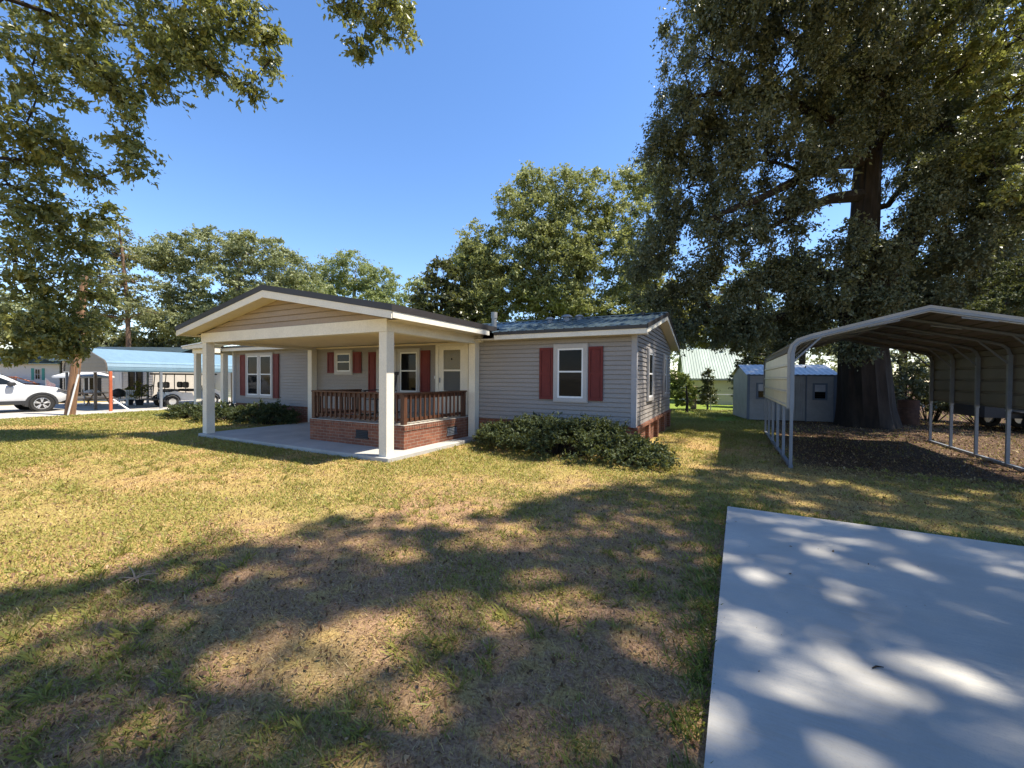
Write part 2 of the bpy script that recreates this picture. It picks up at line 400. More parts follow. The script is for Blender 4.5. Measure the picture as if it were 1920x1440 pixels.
# ================================================================== HOUSE
XL, XR, YF, YB, YP = -16.235, -1.669, 8.64, 14.29, 5.495
ZB, ZT = .548, 2.52                      # siding bottom and top
PL, PR, PW = -11.773, -5.473, .188       # porch post lines
house = thing('manufactured_house', 'single storey grey siding house with red shutters and gabled front porch', 'house', (-8.9, 11.4, 0))
def lap_x(mb, x0, x1, y, z0, z1, step=.1, clip=None):     # laps on a wall facing -Y
    n = int(round((z1-z0)/step)); step = (z1-z0)/n
    for i in range(n):
        a, b = z0+i*step, z0+(i+1)*step
        xa0, xa1, xb0, xb1 = x0, x1, x0, x1
        if clip: xa0, xa1 = clip(a); xb0, xb1 = clip(b)
        g = .15*step; e = b-g
        mb.quad((xa0, y-.022, a), (xa1, y-.022, a), (xb1, y-.008, e), (xb0, y-.008, e))
        mb.quad((xb0, y-.008, e), (xb1, y-.008, e), (xb1, y+.014, e), (xb0, y+.014, e))
        mb.quad((xb0, y+.014, e), (xb1, y+.014, e), (xb1, y+.014, b+.002), (xb0, y+.014, b+.002))
        mb.quad((xa0, y+.014, a+.002), (xa1, y+.014, a+.002), (xa1, y-.022, a), (xa0, y-.022, a))
def lap_y(mb, y0, y1, x, z0, z1, step=.1, clip=None, s=1):  # laps on a wall facing s*X
    n = int(round((z1-z0)/step)); step = (z1-z0)/n
    for i in range(n):
        a, b = z0+i*step, z0+(i+1)*step
        ya0, ya1, yb0, yb1 = y0, y1, y0, y1
        if clip: ya0, ya1 = clip(a); yb0, yb1 = clip(b)
        g = .15*step; e = b-g
        mb.quad((x+s*.022, ya0, a), (x+s*.022, ya1, a), (x+s*.008, yb1, e), (x+s*.008, yb0, e))
        mb.quad((x+s*.008, yb0, e), (x+s*.008, yb1, e), (x-s*.014, yb1, e), (x-s*.014, yb0, e))
        mb.quad((x-s*.014, yb0, e), (x-s*.014, yb1, e), (x-s*.014, yb1, b+.002), (x-s*.014, yb0, b+.002))
        mb.quad((x-s*.014, ya0, a+.002), (x-s*.014, ya1, a+.002), (x+s*.022, ya1, a), (x+s*.022, ya0, a))
YR, ZR = 11.46, 3.27                     # main ridge
OV = .32                                 # eave overhang
SL = (ZR-2.60)/(YR-(YF-OV))
fw = MB(); lap_x(fw, XL, XR, YF, ZB, ZT); fw.box(XL+.02, XR-.02, YF+.02, YF+.1, ZB, ZT)
obj('front_wall', fw, M['siding'], house)
def gclip(z):
    if z <= ZT+.01: return YF, YB
    t = (z-ZT)/(ZR-.12-ZT); return YF+t*(YR-YF), YB-t*(YB-YR)
sw = MB(); lap_y(sw, YF, YB, XR, ZB, ZT, .1); lap_y(sw, YF, YB, XR, ZT, ZR-.12, .1, gclip)
sw.prism([(YF+.05, ZB), (YB-.05, ZB), (YB-.05, ZT), (YR, ZR-.14), (YF+.05, ZT)], 'x', XR-.12, XR-.02)
obj('side_wall', sw, M['siding'], house)
sw = MB(); lap_y(sw, YF, YB, XL, ZB, ZT, .1, None, -1); sw.prism([(YF+.05, ZB), (YB-.05, ZB), (YB-.05, ZT), (YR, ZR-.14), (YF+.05, ZT)], 'x', XL+.02, XL+.12)
obj('side_wall', sw, M['siding'], house)
bw = MB(); bw.box(XL+.12, XR-.12, YB-.1, YB, ZB, ZT); obj('rear_wall', bw, M['siding'], house)
for x, s in ((XR, 1), (XL, -1)):
    cb = MB(); 
    a, b = (x-.085, x+.024) if s > 0 else (x-.024, x+.085)
    cb.box(a, b, YF-.024, YF+.085, ZB-.02, ZT); obj('corner_board', cb, M['cornergrey'], house)
sk = MB(); sk.box(XL+.03, XR-.03, YF+.02, YB-.02, -.1, ZB-.004)
sk.box(XR-.03, XR+.06, YF-.02, YB+.05, ZB-.075, ZB-.006)
obj('brick_skirt', sk, M['brick'], house)
for k in range(5):
    y = YF+.2+k*(YB-YF-.4)/4; pil = MB(); pil.box(XR-.035, XR+.05, y-.12, y+.12, -.1, ZB-.077); obj('brick_pilaster', pil, M['brick'], house)

# ---- roof
def ribbed(mb, x0, x1, ya, za, yb, zb, rib=.23, th=.02, inset=.0):
    # ribs run from (ya,za) to (yb,zb); sheet between x0..x1
    n = max(1, int(round((x1-x0)/rib))); st = (x1-x0)/n; prof = []
    for i in range(n):
        x = x0+i*st; prof += [(x, 0), (x+st*.38, 0), (x+st*.44, .026), (x+st*.56, .026), (x+st*.62, 0)]
    prof.append((x1, 0))
    d = Vector((0, yb-ya, zb-za)); nr = Vector((0, -(zb-za), yb-ya)).normalized()
    if nr.z < 0: nr = -nr
    A = [(x, ya+nr.y*h, za+nr.z*h) for x, h in prof]; B = [(x, yb+nr.y*h, zb+nr.z*h) for x, h in prof]
    k = len(prof); o = A+B+[(x0, ya-nr.y*th, za-nr.z*th), (x1, ya-nr.y*th, za-nr.z*th), (x0, yb-nr.y*th, zb-nr.z*th), (x1, yb-nr.y*th, zb-nr.z*th)]
    mb.add(o, [(i, i+1, k+i+1, k+i) for i in range(k-1)]+[(2*k, 2*k+1, 2*k+3, 2*k+2)])
RX0, RX1 = XL-.24, XR+.26
ye0, ye1 = YF-OV, YB+OV; ze0 = ZR-SL*(YR-ye0); ze1 = ZR-SL*(ye1-YR)
rf = MB(); ribbed(rf, RX0, RX1, ye0, ze0, YR, ZR); ribbed(rf, RX0, RX1, ye1, ze1, YR, ZR)
roof = obj('roof', rf, M['roofm'], house)
rc = MB(); rc.prism([(YR-.16, ZR-.005), (YR, ZR+.045), (YR+.16, ZR-.005), (YR, ZR+.03)], 'x', RX0, RX1); obj('ridge_cap', rc, M['roofm'], roof)
ft = MB()
ft.box(PR+.60, RX1+.01, ye0-.022, ye0+.004, ze0-.060, ze0+.012); ft.box(RX0, PL-.40, ye0-.022, ye0+.004, ze0-.060, ze0+.012); ft.box(RX0, RX1, ye1-.004, ye1+.022, ze1-.06, ze1+.012)
for x in (RX1, RX0-.0):
    a, b = (x, x+.022)
    for s, (ya, za) in ((1, (ye0, ze0)), (-1, (ye1, ze1))):
        ft.prism([(ya, za-.06), (YR, ZR-.06), (YR, ZR+.03), (ya, za+.03)], 'x', a, b)
obj('roof_edge_trim', ft, M['trimdark'], roof)
for a, b in ((PR+.60, RX1-.004), (RX0+.004, PL-.40)):
    fs = MB(); fs.box(a, b, ye0-.004, ye0+.02, ze0-.165, ze0-.058); obj('fascia', fs, M['cream'], house)
for (ya, za) in ((ye0, ze0), (ye1, ze1)):
    fs = MB(); fs.prism([(ya, za-.165), (YR, ZR-.175), (YR, ZR-.058), (ya, za-.058)], 'x', RX1-.022, RX1-.002); obj('barge_board', fs, M['cream'], house)
sf = MB(); sf.box(XL, RX1-.022, ye0+.02, YF+.01, ze0-.155, ze0-.135); 
sf.prism([(ye0, ze0-.13), (YR, ZR-.14), (YR, ZR-.12), (ye0, ze0-.11)], 'x', XR-.02, RX1-.022); sf.prism([(ye1, ze1-.13), (YR, ZR-.14), (YR, ZR-.12), (ye1, ze1-.11)], 'x', XR-.02, RX1-.022)
obj('soffit', sf, M['cream'], house)
def pipe(x, y, h, r, m, cap=True, name='vent_pipe'):
    z = ZR-SL*abs(YR-y); mb = MB()
    if cap == 'mush':
        mb.lathe([(r*.6, -.06), (r*.6, h*.6), (r, h*.6), (r*.98, h*.78), (r*.6, h)], (x, y, z), 20)
    else:
        mb.lathe([(r*.82, -.06), (r*.82, h*.62), (r, h*.64), (r, h), (r*.9, h)], (x, y, z), 20)
    obj(name, mb, m, roof, True)
pipe(-5.62, 9.6, .44, .085, mat('dull_vent_metal', (.36, .34, .31), .6, .15, 6, metal=.2))
pipe(-4.30, 10.35, .16, .12, M['steel'], 'mush', 'roof_vent'); pipe(-4.0, 10.85, .17, .16, M['steel'], 'mush', 'roof_vent'); pipe(-3.68, 11.0, .14, .12, M['steel'], 'mush', 'roof_vent')
pipe(-1.98, 11.1, .09, .06, M['trimdark'], False)

# ---- windows, shutters, door
def window(x0, x1, z0, z1, T, blind=True, sashes=1, case=.085, nm='window', bm='blind'):
    """a casing with sash, blind and two panes; T maps (along, out, up) to the wall"""
    mb = MB(T); c = case
    mb.box(x0, x0+c, 0, .045, z0, z1); mb.box(x1-c, x1, 0, .045, z0, z1); mb.box(x0+c, x1-c, 0, .045, z0, z0+c); mb.box(x0+c, x1-c, 0, .045, z1-c, z1)
    e = .018
    mb.box(x0-e, x1+e, .0, .028, z0-e, z0); mb.box(x0-e, x1+e, 0, .028, z1, z1+e); mb.box(x0-e, x0, 0, .028, z0, z1); mb.box(x1, x1+e, 0, .028, z0, z1)
    wn = obj(nm, mb, M['trimtaupe'], house)
    xs = [(x0+c, x1-c)] if sashes == 1 else [(x0+c, (x0+x1)/2-c*.75), ((x0+x1)/2+c*.75, x1-c)]
    if sashes == 2:
        mb = MB(T); mb.box(xs[0][1], xs[1][0], 0, .043, z0+c, z1-c); obj('mullion', mb, M['trimtaupe'], wn)
    for xa, xb in xs:
        za, zb = z0+c, z1-c; f = .038; zm = za+(zb-za)*.53
        mb = MB(T)
        mb.box(xa, xa+f, .0, .034, za, zb); mb.box(xb-f, xb, 0, .034, za, zb); mb.box(xa+f, xb-f, 0, .034, za, za+f); mb.box(xa+f, xb-f, 0, .034, zb-f, zb); mb.box(xa+f, xb-f, 0, .034, zm-.017, zm+.017)
        obj('sash', mb, M['white'], wn)
        mb = MB(T); mb.box(xa+f, xb-f, .001, .003, za+f, zb-f); obj('unlit_room_board', mb, M['dark'], wn)  # black board stands for the unlit room behind the glass
        if blind:
            mb = MB(T); z = za+f+.02
            while z < zb-f-.01: mb.quad((xa+f+.008, .005, z+.013), (xb-f-.008, .005, z+.013), (xb-f-.008, .013, z-.010), (xa+f+.008, .013, z-.010)); z += .034
            obj('blind', mb, M['blind'], wn)
        for a, b in ((za+f, zm-.017), (zm+.017, zb-f)):
            mb = MB(T); mb.box(xa+f, xb-f, .018, .021, a, b); obj('pane', mb, M['glass' if blind else 'glassd'], wn)
    return wn
TF = Matrix(((1, 0, 0, 0), (0, -1, 0, YF-.020), (0, 0, 1, 0), (0, 0, 0, 1)))
TS = Matrix(((0, 1, 0, XR+.020), (1, 0, 0, 0), (0, 0, 1, 0), (0, 0, 0, 1)))
def shutter(x0, x1, z0, z1, panels=2):
    mb = MB(TF); s = .045; mb.box(x0, x1, 0, .018, z0, z1)
    mb.box(x0, x0+s, .018, .034, z0, z1); mb.box(x1-s, x1, .018, .034, z0, z1)
    zs = [z0, z0+(z1-z0)*.5, z1]
    mb.box(x0+s, x1-s, .018, .034, z0, z0+s*1.2); mb.box(x0+s, x1-s, .018, .034, z1-s*1.2, z1)
    if panels == 2: mb.box(x0+s, x1-s, .018, .034, zs[1]-s*.6, zs[1]+s*.6)
    ps = [(z0+s*1.2, zs[1]-s*.6), (zs[1]+s*.6, z1-s*1.2)] if panels == 2 else [(z0+s*1.2, z1-s*1.2)]
    for a, b in ps: mb.box(x0+s+.02, x1-s-.02, .018, .028, a+.02, b-.02)
    obj('shutter', mb, M['red'], house)
window(-3.46, -2.69, 1.02, 2.29, TF)
shutter(-3.82, -3.485, 1.06, 2.23); shutter(-2.66, -2.345, 1.06, 2.23)
window(-15.44, -13.86, .78, 2.34, TF, True, 2); shutter(-15.81, -15.47, .82, 2.30); shutter(-13.83, -13.53, .78, 2.30)
window(-10.72, -9.95, 1.61, 2.33, TF, False); shutter(-11.06, -10.745, 1.65, 2.29, 1); shutter(-9.92, -9.585, 1.65, 2.28, 1)
window(-8.945, -8.165, 1.05, 2.31, TF, False); window(-8.135, -7.355, 1.05, 2.31, TF, False); shutter(-9.28, -8.97, 1.08, 2.26); shutter(-7.33, -7.01, 1.08, 2.26)
window(9.85, 10.62, 1.02, 2.24, TS); window(12.55, 13.15, 1.02, 2.24, TS)
mb = MB(TF); mb.box(-6.80, -6.70, 0, .05, .60, 2.41); mb.box(-5.87, -5.77, 0, .05, .60, 2.41); mb.box(-6.70, -5.87, 0, .05, 2.365, 2.41)
mb.box(-6.695, -6.55, 0, .035, .60, 2.36); mb.box(-6.02, -5.875, 0, .035, .60, 2.36); mb.box(-6.55, -6.02, 0, .035, 2.25, 2.36); mb.box(-6.55, -6.02, 0, .035, 1.70, 1.745); mb.box(-6.55, -6.02, 0, .035, .60, 1.19)
door = obj('door', mb, M['cream'], house)
mb = MB(TF); mb.box(-6.55, -6.02, .001, .008, 1.745, 2.25); obj('inner_door', mb, M['doorp'], door)
mb = MB(TF); mb.box(-6.55, -6.02, .012, .015, 1.745, 2.25); obj('pane', mb, glassmat('clear_door_glass', (.05, .05, .05), .85, (.9, .9, .9, 1)), door)
mb = MB(TF); mb.box(-6.55, -6.02, .001, .012, 1.19, 1.70); obj('screen', mb, M['screen'], door)
mb = MB(TF); mb.box(-6.31, -6.285, .015, .035, 1.99, 2.04, .004); obj('door_knocker', mb, M['dark'], door)
mb = MB(TF); mb.box(-6.675, -6.645, .034, .06, 1.40, 1.53, .006); obj('handle', mb, M['steel'], door)
mb = MB(TF); mb.box(-6.86, -6.835, 0, .03, 1.50, 1.58, .005); obj('doorbell', mb, M['white'], house)

# ---- porch
def post(x0, y0, zt, z0=0., nm='porch_post'):
    mb = MB(); mb.box(x0, x0+PW, y0, y0+PW, z0, zt)
    return obj(nm, mb, M['cream'], house)
ZBM, ZBT = 2.373, 2.606
post(PR-PW, YP, ZBM-.002); post(PL, YP, ZBM-.002); post(PR-PW, YF-PW-.02, ZBM-.002); post(PL, YF-PW-.02, ZBM-.002)
bm_ = MB(); bm_.box(PL-.03, PR+.012, YP-.012, YP+.18, ZBM, ZBT); bm_.box(PR-.18, PR+.012, YP+.182, YF-.02, ZBM, ZBT); bm_.box(PL-.03, PL+.18, YP+.182, YF-.02, ZBM, ZBT)
bm_.box(PR+.014, PR+.12, YF-.12, YF-.018, ZBM+.04, ZBT)
obj('porch_beam', bm_, M['cream'], house)
cl = MB(); y = YP+.183
while y < YF-.03:
    e = min(y+.098, YF-.022); cl.box(PL+.181, PR-.181, y, e, 2.445+.006*(int(y*10) % 2), 2.47); y += .1
cl.box(PL+.181, PR-.181, YF-.045, YF-.021, 2.40, 2.444)
obj('porch_ceiling', cl, M['ceil'], house)
GX, GZ, GY0, GY1 = (PL+PR)/2+.03, 3.42, YP-.36, YR-.3
gE = .45; gsl = (GZ-2.735)/(GX-(PL-gE))
gz = lambda x: GZ-gsl*abs(x-GX)
gt = MB()
def gc(z):
    t = (z-(ZBT+.004))/(GZ-.16-ZBT); hw = (PR-PL)/2+.0
    return PL+t*hw, PR-t*hw
lap_x(gt, PL, PR, YP+.02, ZBT+.004, GZ-.2, .125, gc); gt.prism([(PL, ZBT+.002), (PR, ZBT+.002), (GX, GZ-.16)], 'y', YP+.04, YP+.12)
obj('porch_gable', gt, M['tansid'], house)
pr_ = MB()
for s in (-1, 1):
    xe = GX+s*((PR-PL)/2+gE)
    A = MB()
    n = int((GY1-GY0)/.23); st = (GY1-GY0)/n; prof = []
    for i in range(n): y = GY0+i*st; prof += [(y, 0), (y+st*.38, 0), (y+st*.44, .026), (y+st*.56, .026), (y+st*.62, 0)]
    prof.append((GY1, 0)); k = len(prof)
    V = [(GX, y, GZ+h) for y, h in prof]+[(xe, y, gz(xe)+h) for y, h in prof]+[(GX, GY0, GZ-.02), (GX, GY1, GZ-.02), (xe, GY0, gz(xe)-.02), (xe, GY1, gz(xe)-.02)]
    pr_.add(V, [(i, i+1, k+i+1, k+i) for i in range(k-1)]+[(2*k, 2*k+1, 2*k+3, 2*k+2)])
pr_.prism([(PL-gE+.1, gz(PL-gE)+.0), (PR+gE-.1, gz(PL-gE)), (GX, GZ-.03)], 'y', GY1-.03, GY1-.005)
proof = obj('porch_roof', pr_, M['roofm'], house)
dt = MB(); sof = MB()
for s in (-1, 1):
    fsc = MB()
    xe = GX+s*((PR-PL)/2+gE); ze = gz(xe)
    dt.prism([(GX, GZ-.085), (GX, GZ+.03), (xe, ze+.03), (xe, ze-.085)], 'y', GY0-.03, GY0-.004)
    a, b = sorted((xe, xe+s*.025)); dt.box(a, b, GY0-.03, YF-OV+.3, ze-.085, ze+.03)
    fsc.prism([(GX, GZ-.235), (GX, GZ-.086), (xe, ze-.086), (xe, ze-.215)], 'y', GY0-.018, GY0+.004)
    a, b = sorted((xe-s*.022, xe+s*.012)); fsc.box(a, b, GY0+.006, YF-OV-.03, ze-.20, ze-.086); obj('porch_fascia', fsc, M['cream'], house)
    sof.prism([(GX, GZ-.20), (GX, GZ-.18), (xe-s*.024, ze-.155), (xe-s*.024, ze-.175)], 'y', GY0+.006, YP+.022)
    x2 = PR+.014 if s > 0 else PL-.032
    a, b = sorted((x2, xe-s*.024)); sof.box(a, b, YP+.024, YF-.3, ze-.18, ze-.165)
obj('roof_edge_trim', dt, M['trimdark'], proof); obj('soffit', sof, mat('cream_soffit', (.62, .55, .42), .55, .04), house)
# raised brick porch
BX0, BX1, BY0, BZ = -8.573, -5.70, 6.199, .563
pb = MB(); pb.box(BX0, BX1, BY0, YF-.025, .06, BZ); base = obj('porch_base', pb, M['brick'], house)
pc = MB(); pc.box(BX0-.018, BX1+.018, BY0-.018, YF-.026, BZ+.001, BZ+.012); obj('porch_floor', pc, mat('pale_porch_floor', (.46, .42, .36), .7, .12), base)
cr = MB()
for i in range(int((BX1-BX0)/.075)): cr.box(BX0+i*.075+.004, BX0+i*.075+.07, BY0-.014, BY0-.001, BZ-.105, BZ-.006)
for i in range(int((YF-.2-BY0)/.075)): cr.box(BX1+.001, BX1+.014, BY0+i*.075+.004, BY0+i*.075+.07, BZ-.105, BZ-.006)
obj('rowlock_course', cr, M['brick'], base)
for T_, a, b, z0, z1 in ((Matrix(((1, 0, 0, 0), (0, -1, 0, BY0), (0, 0, 1, 0), (0, 0, 0, 1))), -7.05, -6.70, .255, .41), (Matrix(((0, 1, 0, BX1), (1, 0, 0, 0), (0, 0, 1, 0), (0, 0, 0, 1))), 7.62, 7.99, .225, .39)):
    mb = MB(T_); mb.box(a, b, .001, .006, z0, z1); v = obj('foundation_vent', mb, M['dark'], base)
    mb = MB(T_); mb.box(a-.02, b+.02, .001, .02, z0-.035, z0); 
    for i in range(4): mb.quad((a, .007, z0+.03+i*.035), (b, .007, z0+.03+i*.035), (b, .016, z0+.012+i*.035), (a, .016, z0+.012+i*.035))
    obj('vent_louvre', mb, M['steel'] if a > 0 else M['clad'], v)
RZ0, RZ1 = BZ+.075, 1.185
def rail(p, q, first=None):
    p = Vector(p); q = Vector(q); l = (q-p).length; d = (q-p)/l
    ang = math.atan2(d.y, d.x); T_ = Matrix.Translation((p.x, p.y, 0)) @ Matrix.Rotation(ang, 4, 'Z')
    mb = MB(T_); mb.box(-.05, l+.05, -.07, .07, RZ1, RZ1+.036, .006); mb.box(0, l, -.02, .02, RZ1-.09, RZ1-.002); rl = obj('railing', mb, M['wood'], house)
    mb = MB(T_); mb.box(0, l, -.02, .02, RZ0, RZ0+.06); obj('bottom_rail', mb, M['wood'], rl)
    n = int(l/.148); b0 = None
    for i in range(1, n):
        x = l*i/n
        if b0 is None:
            mb = MB(T_); mb.box(x-.018, x+.018, -.055, -.022, RZ0-.02, RZ1-.004, .003); b0 = obj('baluster', mb, M['wood'], rl); x00 = x
        else:
            c = b0.copy(); C.objects.link(c); c.location = d*(x-x00)
    return rl
i0 = .075
r1 = rail((BX0+i0, BY0+i0, 0), (BX1-i0, BY0+i0, 0)); r2 = rail((BX1-i0, BY0+i0, 0), (BX1-i0, YF-.25, 0)); r3 = rail((BX0+i0, 7.55, 0), (BX0+i0, BY0+i0, 0))
for x, y, p in ((BX1-i0, BY0+i0, r1), (BX0+i0, BY0+i0, r1), (BX0+i0, 7.55, r3), (BX1-i0, YF-.27, r2)):
    mb = MB(); mb.box(x-.047, x+.047, y-.047, y+.047, BZ+.013, RZ1-.001); obj('newel_post', mb, M['wood'], p)
st = MB(); st.box(BX0-.62, BX0-.002, 7.62, 8.58, .081, .23); st.box(BX0-.31, BX0-.002, 7.62, 8.58, .231, .39); obj('porch_step', st, M['brick'], house)
# side porch at the far end
SPX, SPY = -17.75, 8.0
for x, y in ((SPX, SPY), (-16.62, SPY+.35)):
    mb = MB(); mb.box(x, x+.17, y, y+.17, 0, 2.36); obj('side_porch_post', mb, M['cream'], house)
mb = MB(); mb.box(SPX-.05, XL-.02, SPY-.02, SPY+.16, 2.362, 2.52); mb.box(SPX-.05, SPX+.12, SPY+.162, 11.5, 2.362, 2.52); obj('side_porch_beam', mb, M['cream'], house)
mb = MB(); mb.prism([(SPX-.30, 2.60), (XL-.26, 2.70), (XL-.26, 2.74), (SPX-.30, 2.64)], 'y', SPY-.28, 11.6); obj('side_porch_roof', mb, M['galv'], house)
mb = MB(); mb.prism([(SPX-.28, 2.53), (XL-.27, 2.53), (XL-.27, 2.695), (SPX-.28, 2.598)], 'y', SPY-.25, SPY-.03); obj('side_porch_fascia', mb, M['cream'], house)
mb = MB(); mb.lathe([(.028, 0), (.028, 2.3)], (XL-.02, YF-.045, .1), 10); obj('downspout', mb, M['white'], house)

# chair on the porch
ch = thing('porch_chair', 'dark slatted rocking chair behind the porch railing', 'chair', (-7.7, 7.5, BZ+.012))
cb_ = Vector((-7.7, 7.5, BZ+.012)); TC = Matrix.Translation(cb_) @ Matrix.Rotation(R(8), 4, 'Z')
mb = MB(TC)
for i in range(6): mb.box(-.25, .25, -.24+i*.08, -.175+i*.08, .40, .42)
obj('seat', mb, M['clad'], ch)
mb = MB(TC @ Matrix.Translation((0, .25, .42)) @ Matrix.Rotation(R(-14), 4, 'X'))
for i in range(6): mb.box(-.25+i*.086, -.19+i*.086, -.01, .01, 0, .62)
mb.box(-.27, .27, -.015, .015, .62, .70, .004); obj('backrest', mb, M['clad'], ch)
for x in (-.27, .27):
    for y in (-.22, .22):
        mb = MB(TC); mb.box(x-.022, x+.022, y-.022, y+.022, .04, .62 if y < 0 else .42); obj('leg', mb, M['clad'], ch)
    mb = MB(TC); mb.box(x-.045, x+.045, -.27, .27, .62, .64); obj('armrest', mb, M['clad'], ch)
    mb = MB(TC); mb.tube([(x, -.42, .06), (x, -.2, .02), (x, .1, .015), (x, .45, .07)], .018, 6); obj('rocker', mb, M['clad'], ch)

# ================================================================== CARPORT (right)
CX0, CX1, CY0, CY1, CP = .97, 4.55, 8.6, 13.9, 2.76
carport = thing('metal_carport', 'open beige metal carport with curved eaves on grey steel legs, beside the big oak', 'carport', (CP, 11.2, 0))
def cprof(o=0.):
    a = [(CX0-o, 1.04), (CX0-o, 2.02), (CX0+.03-o*.9, 2.14+o*.3), (CX0+.12-o*.6, 2.235+o*.8), (CX0+.30, 2.30+o)]
    b = [(CX1-(x-CX0), z) for x, z in a]
    return a+[(CP, 2.68+o)]+b[::-1]
ys = [CY0+i*(CY1-CY0)/5 for i in range(6)]
for i, y in enumerate(ys):
    mb = MB(); P = cprof(-.035)
    mb.tube([(x, y, z) for x, z in P[1:-1]], .03, 6); fr = obj('roof_bow', mb, M['steel'], carport)
    for x in (CX0+.035, CX1-.035):
        mb = MB(); mb.box(x-.03, x+.03, y-.03, y+.03, 1.0, 2.02); mb.box(x-.024, x+.024, y-.024, y+.024, 0, 1.0); obj('leg', mb, M['steel'], carport)
    for s in (0, 1):
        X = lambda q: q if s == 0 else CX0+CX1-q
        mb = MB(); mb.tube([(X(CX0+.05), y+.0, 1.86), (X(CX0+.46), y+.0, 2.30)], .018, 6); obj('knee_brace', mb, M['steel'], carport)
        mb = MB(); mb.tube([(X(CX0+1.05), y, 2.42), (X(CP+.0)-(.35 if s == 0 else -.35), y, 2.50)], .015, 5); obj('peak_brace', mb, M['steel'], carport)
for x in (CX0+.035, CX1-.035):
    mb = MB(); mb.box(x-.03, x+.03, CY0-.05, CY1+.05, .0, .055); obj('base_rail', mb, M['steel'], carport)
def hribs(mb, p, q, y0, y1, th=.012, n=3, s=1):
    """one sheet with long shallow ribs, spanning profile points p to q (x,z)"""
    p = Vector((p[0], 0, p[1])); q = Vector((q[0], 0, q[1])); d = q-p; nr = Vector((-d.z, 0, d.x)).normalized()*s; prof = []
    for i in range(n):
        a = i/n; st = 1/n; prof += [(a+st*.03, 0), (a+st*.08, .02), (a+st*.2, .02), (a+st*.25, 0)]
    prof = [(0, 0)]+prof+[(1, 0)]
    A = [tuple(p+d*t+nr*h+Vector((0, y0, 0))) for t, h in prof]; B = [tuple(p+d*t+nr*h+Vector((0, y1, 0))) for t, h in prof]; k = len(A)
    A2 = [tuple(p+d*t+nr*(h-th)+Vector((0, y0, 0))) for t, h in prof]; B2 = [tuple(p+d*t+nr*(h-th)+Vector((0, y1, 0))) for t, h in prof]
    mb.add(A+B+A2+B2, [(i, i+1, k+i+1, k+i) for i in range(k-1)]+[(2*k+i, 2*k+i+1, 3*k+i+1, 3*k+i) for i in range(k-1)]+[(i, i+1, 2*k+i+1, 2*k+i) for i in range(k-1)]+[(k+i, k+i+1, 3*k+i+1, 3*k+i) for i in range(k-1)])
P = cprof(.0)
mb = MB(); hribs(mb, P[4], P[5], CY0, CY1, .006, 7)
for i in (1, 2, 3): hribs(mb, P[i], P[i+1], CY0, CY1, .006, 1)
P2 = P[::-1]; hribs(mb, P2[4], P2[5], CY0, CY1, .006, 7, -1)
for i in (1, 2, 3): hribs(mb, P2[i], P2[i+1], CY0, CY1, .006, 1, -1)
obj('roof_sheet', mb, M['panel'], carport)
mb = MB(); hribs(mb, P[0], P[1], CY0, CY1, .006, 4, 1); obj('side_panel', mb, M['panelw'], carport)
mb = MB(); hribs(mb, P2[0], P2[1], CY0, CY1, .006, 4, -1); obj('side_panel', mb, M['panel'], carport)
for y in (CY0, CY1):
    mb = MB(); e = -1 if y == CY0 else 1
    o, i_ = cprof(.035), cprof(-.07)
    V = [(x, y+e*.012, z) for x, z in o]+[(x, y+e*.012, z) for x, z in i_]+[(x, y-e*.05, z) for x, z in o]+[(x, y-e*.05, z) for x, z in i_]; k = len(o)
    mb.add(V, [(i, i+1, k+i+1, k+i) for i in range(k-1)]+[(2*k+i, 2*k+i+1, i+1, i) for i in range(k-1)]+[(k+i, k+i+1, 3*k+i+1, 3*k+i) for i in range(k-1)]+[(0, k, 3*k, 2*k), (k-1, 2*k-1, 4*k-1, 3*k-1)])
    obj('end_trim', mb, M['ptrim'], carport)

# ================================================================== SHED, FAR COTTAGE, FENCE
def local(p, ang): return Matrix.Translation(p) @ Matrix.Rotation(ang, 4, 'Z')
shp = Vector((.69, 17.9, 0)); T = local(shp, R(13)); SW, SD, SH, SR = 2.88, 2.0, 1.70, 2.12
shed = thing('garden_shed', 'small pale grey shed with blue trim and corrugated roof behind the carport', 'shed', T @ Vector((SW/2, SD/2, 0)))
mb = MB(T); lap_x(mb, 0, .98, 0, .02, SH); lap_x(mb, 1.92, SW, 0, .02, SH); mb.box(0, SW, .018, SD, .02, SH); mb.prism([(0.004, SH), (SD, SH), (SD*.5, SR-.02)], 'x', .0, .03)
mb.prism([(0.004, SH), (SD, SH), (SD*.5, SR-.02)], 'x', SW-.03, SW); obj('wall', mb, M['shedw'], shed)
mb = MB(T)
for x in (-.015, SW-.075): mb.box(x, x+.09, -.03, -.001, 0, SH-.03)
mb.box(-.02, SW+.02, -.03, -.001, SH-.029, SH+.04); obj('trim', mb, M['shedb'], shed)
mb = MB(T)
n = 34; prof = [(-.08+i*(SW+.16)/n, .018*(i % 2)) for i in range(n+1)]
for (ya, za, yb, zb) in ((-.13, SH+.02, SD/2, SR), (SD+.13, SH+.02, SD/2, SR)):
    A = [(x, ya, za+h) for x, h in prof]; B = [(x, yb, zb+h) for x, h in prof]; k = len(A); mb.add(A+B, [(i, i+1, k+i+1, k+i) for i in range(k-1)])
obj('roof', mb, M['galv'], shed)
mb = MB(T)
for i in range(12): mb.box(.985+i*.0775, .985+i*.0775+.062, -.022, -.002, .03, SH-.05)
d_ = obj('double_door', mb, M['shedw'], shed)
mb = MB(T); mb.box(.945, .98, -.032, -.003, 0, SH-.03); mb.box(1.92, 1.955, -.032, -.003, 0, SH-.03); mb.box(1.44, 1.46, -.034, -.023, .03, SH-.05); obj('door_trim', mb, M['shedb'], d_)
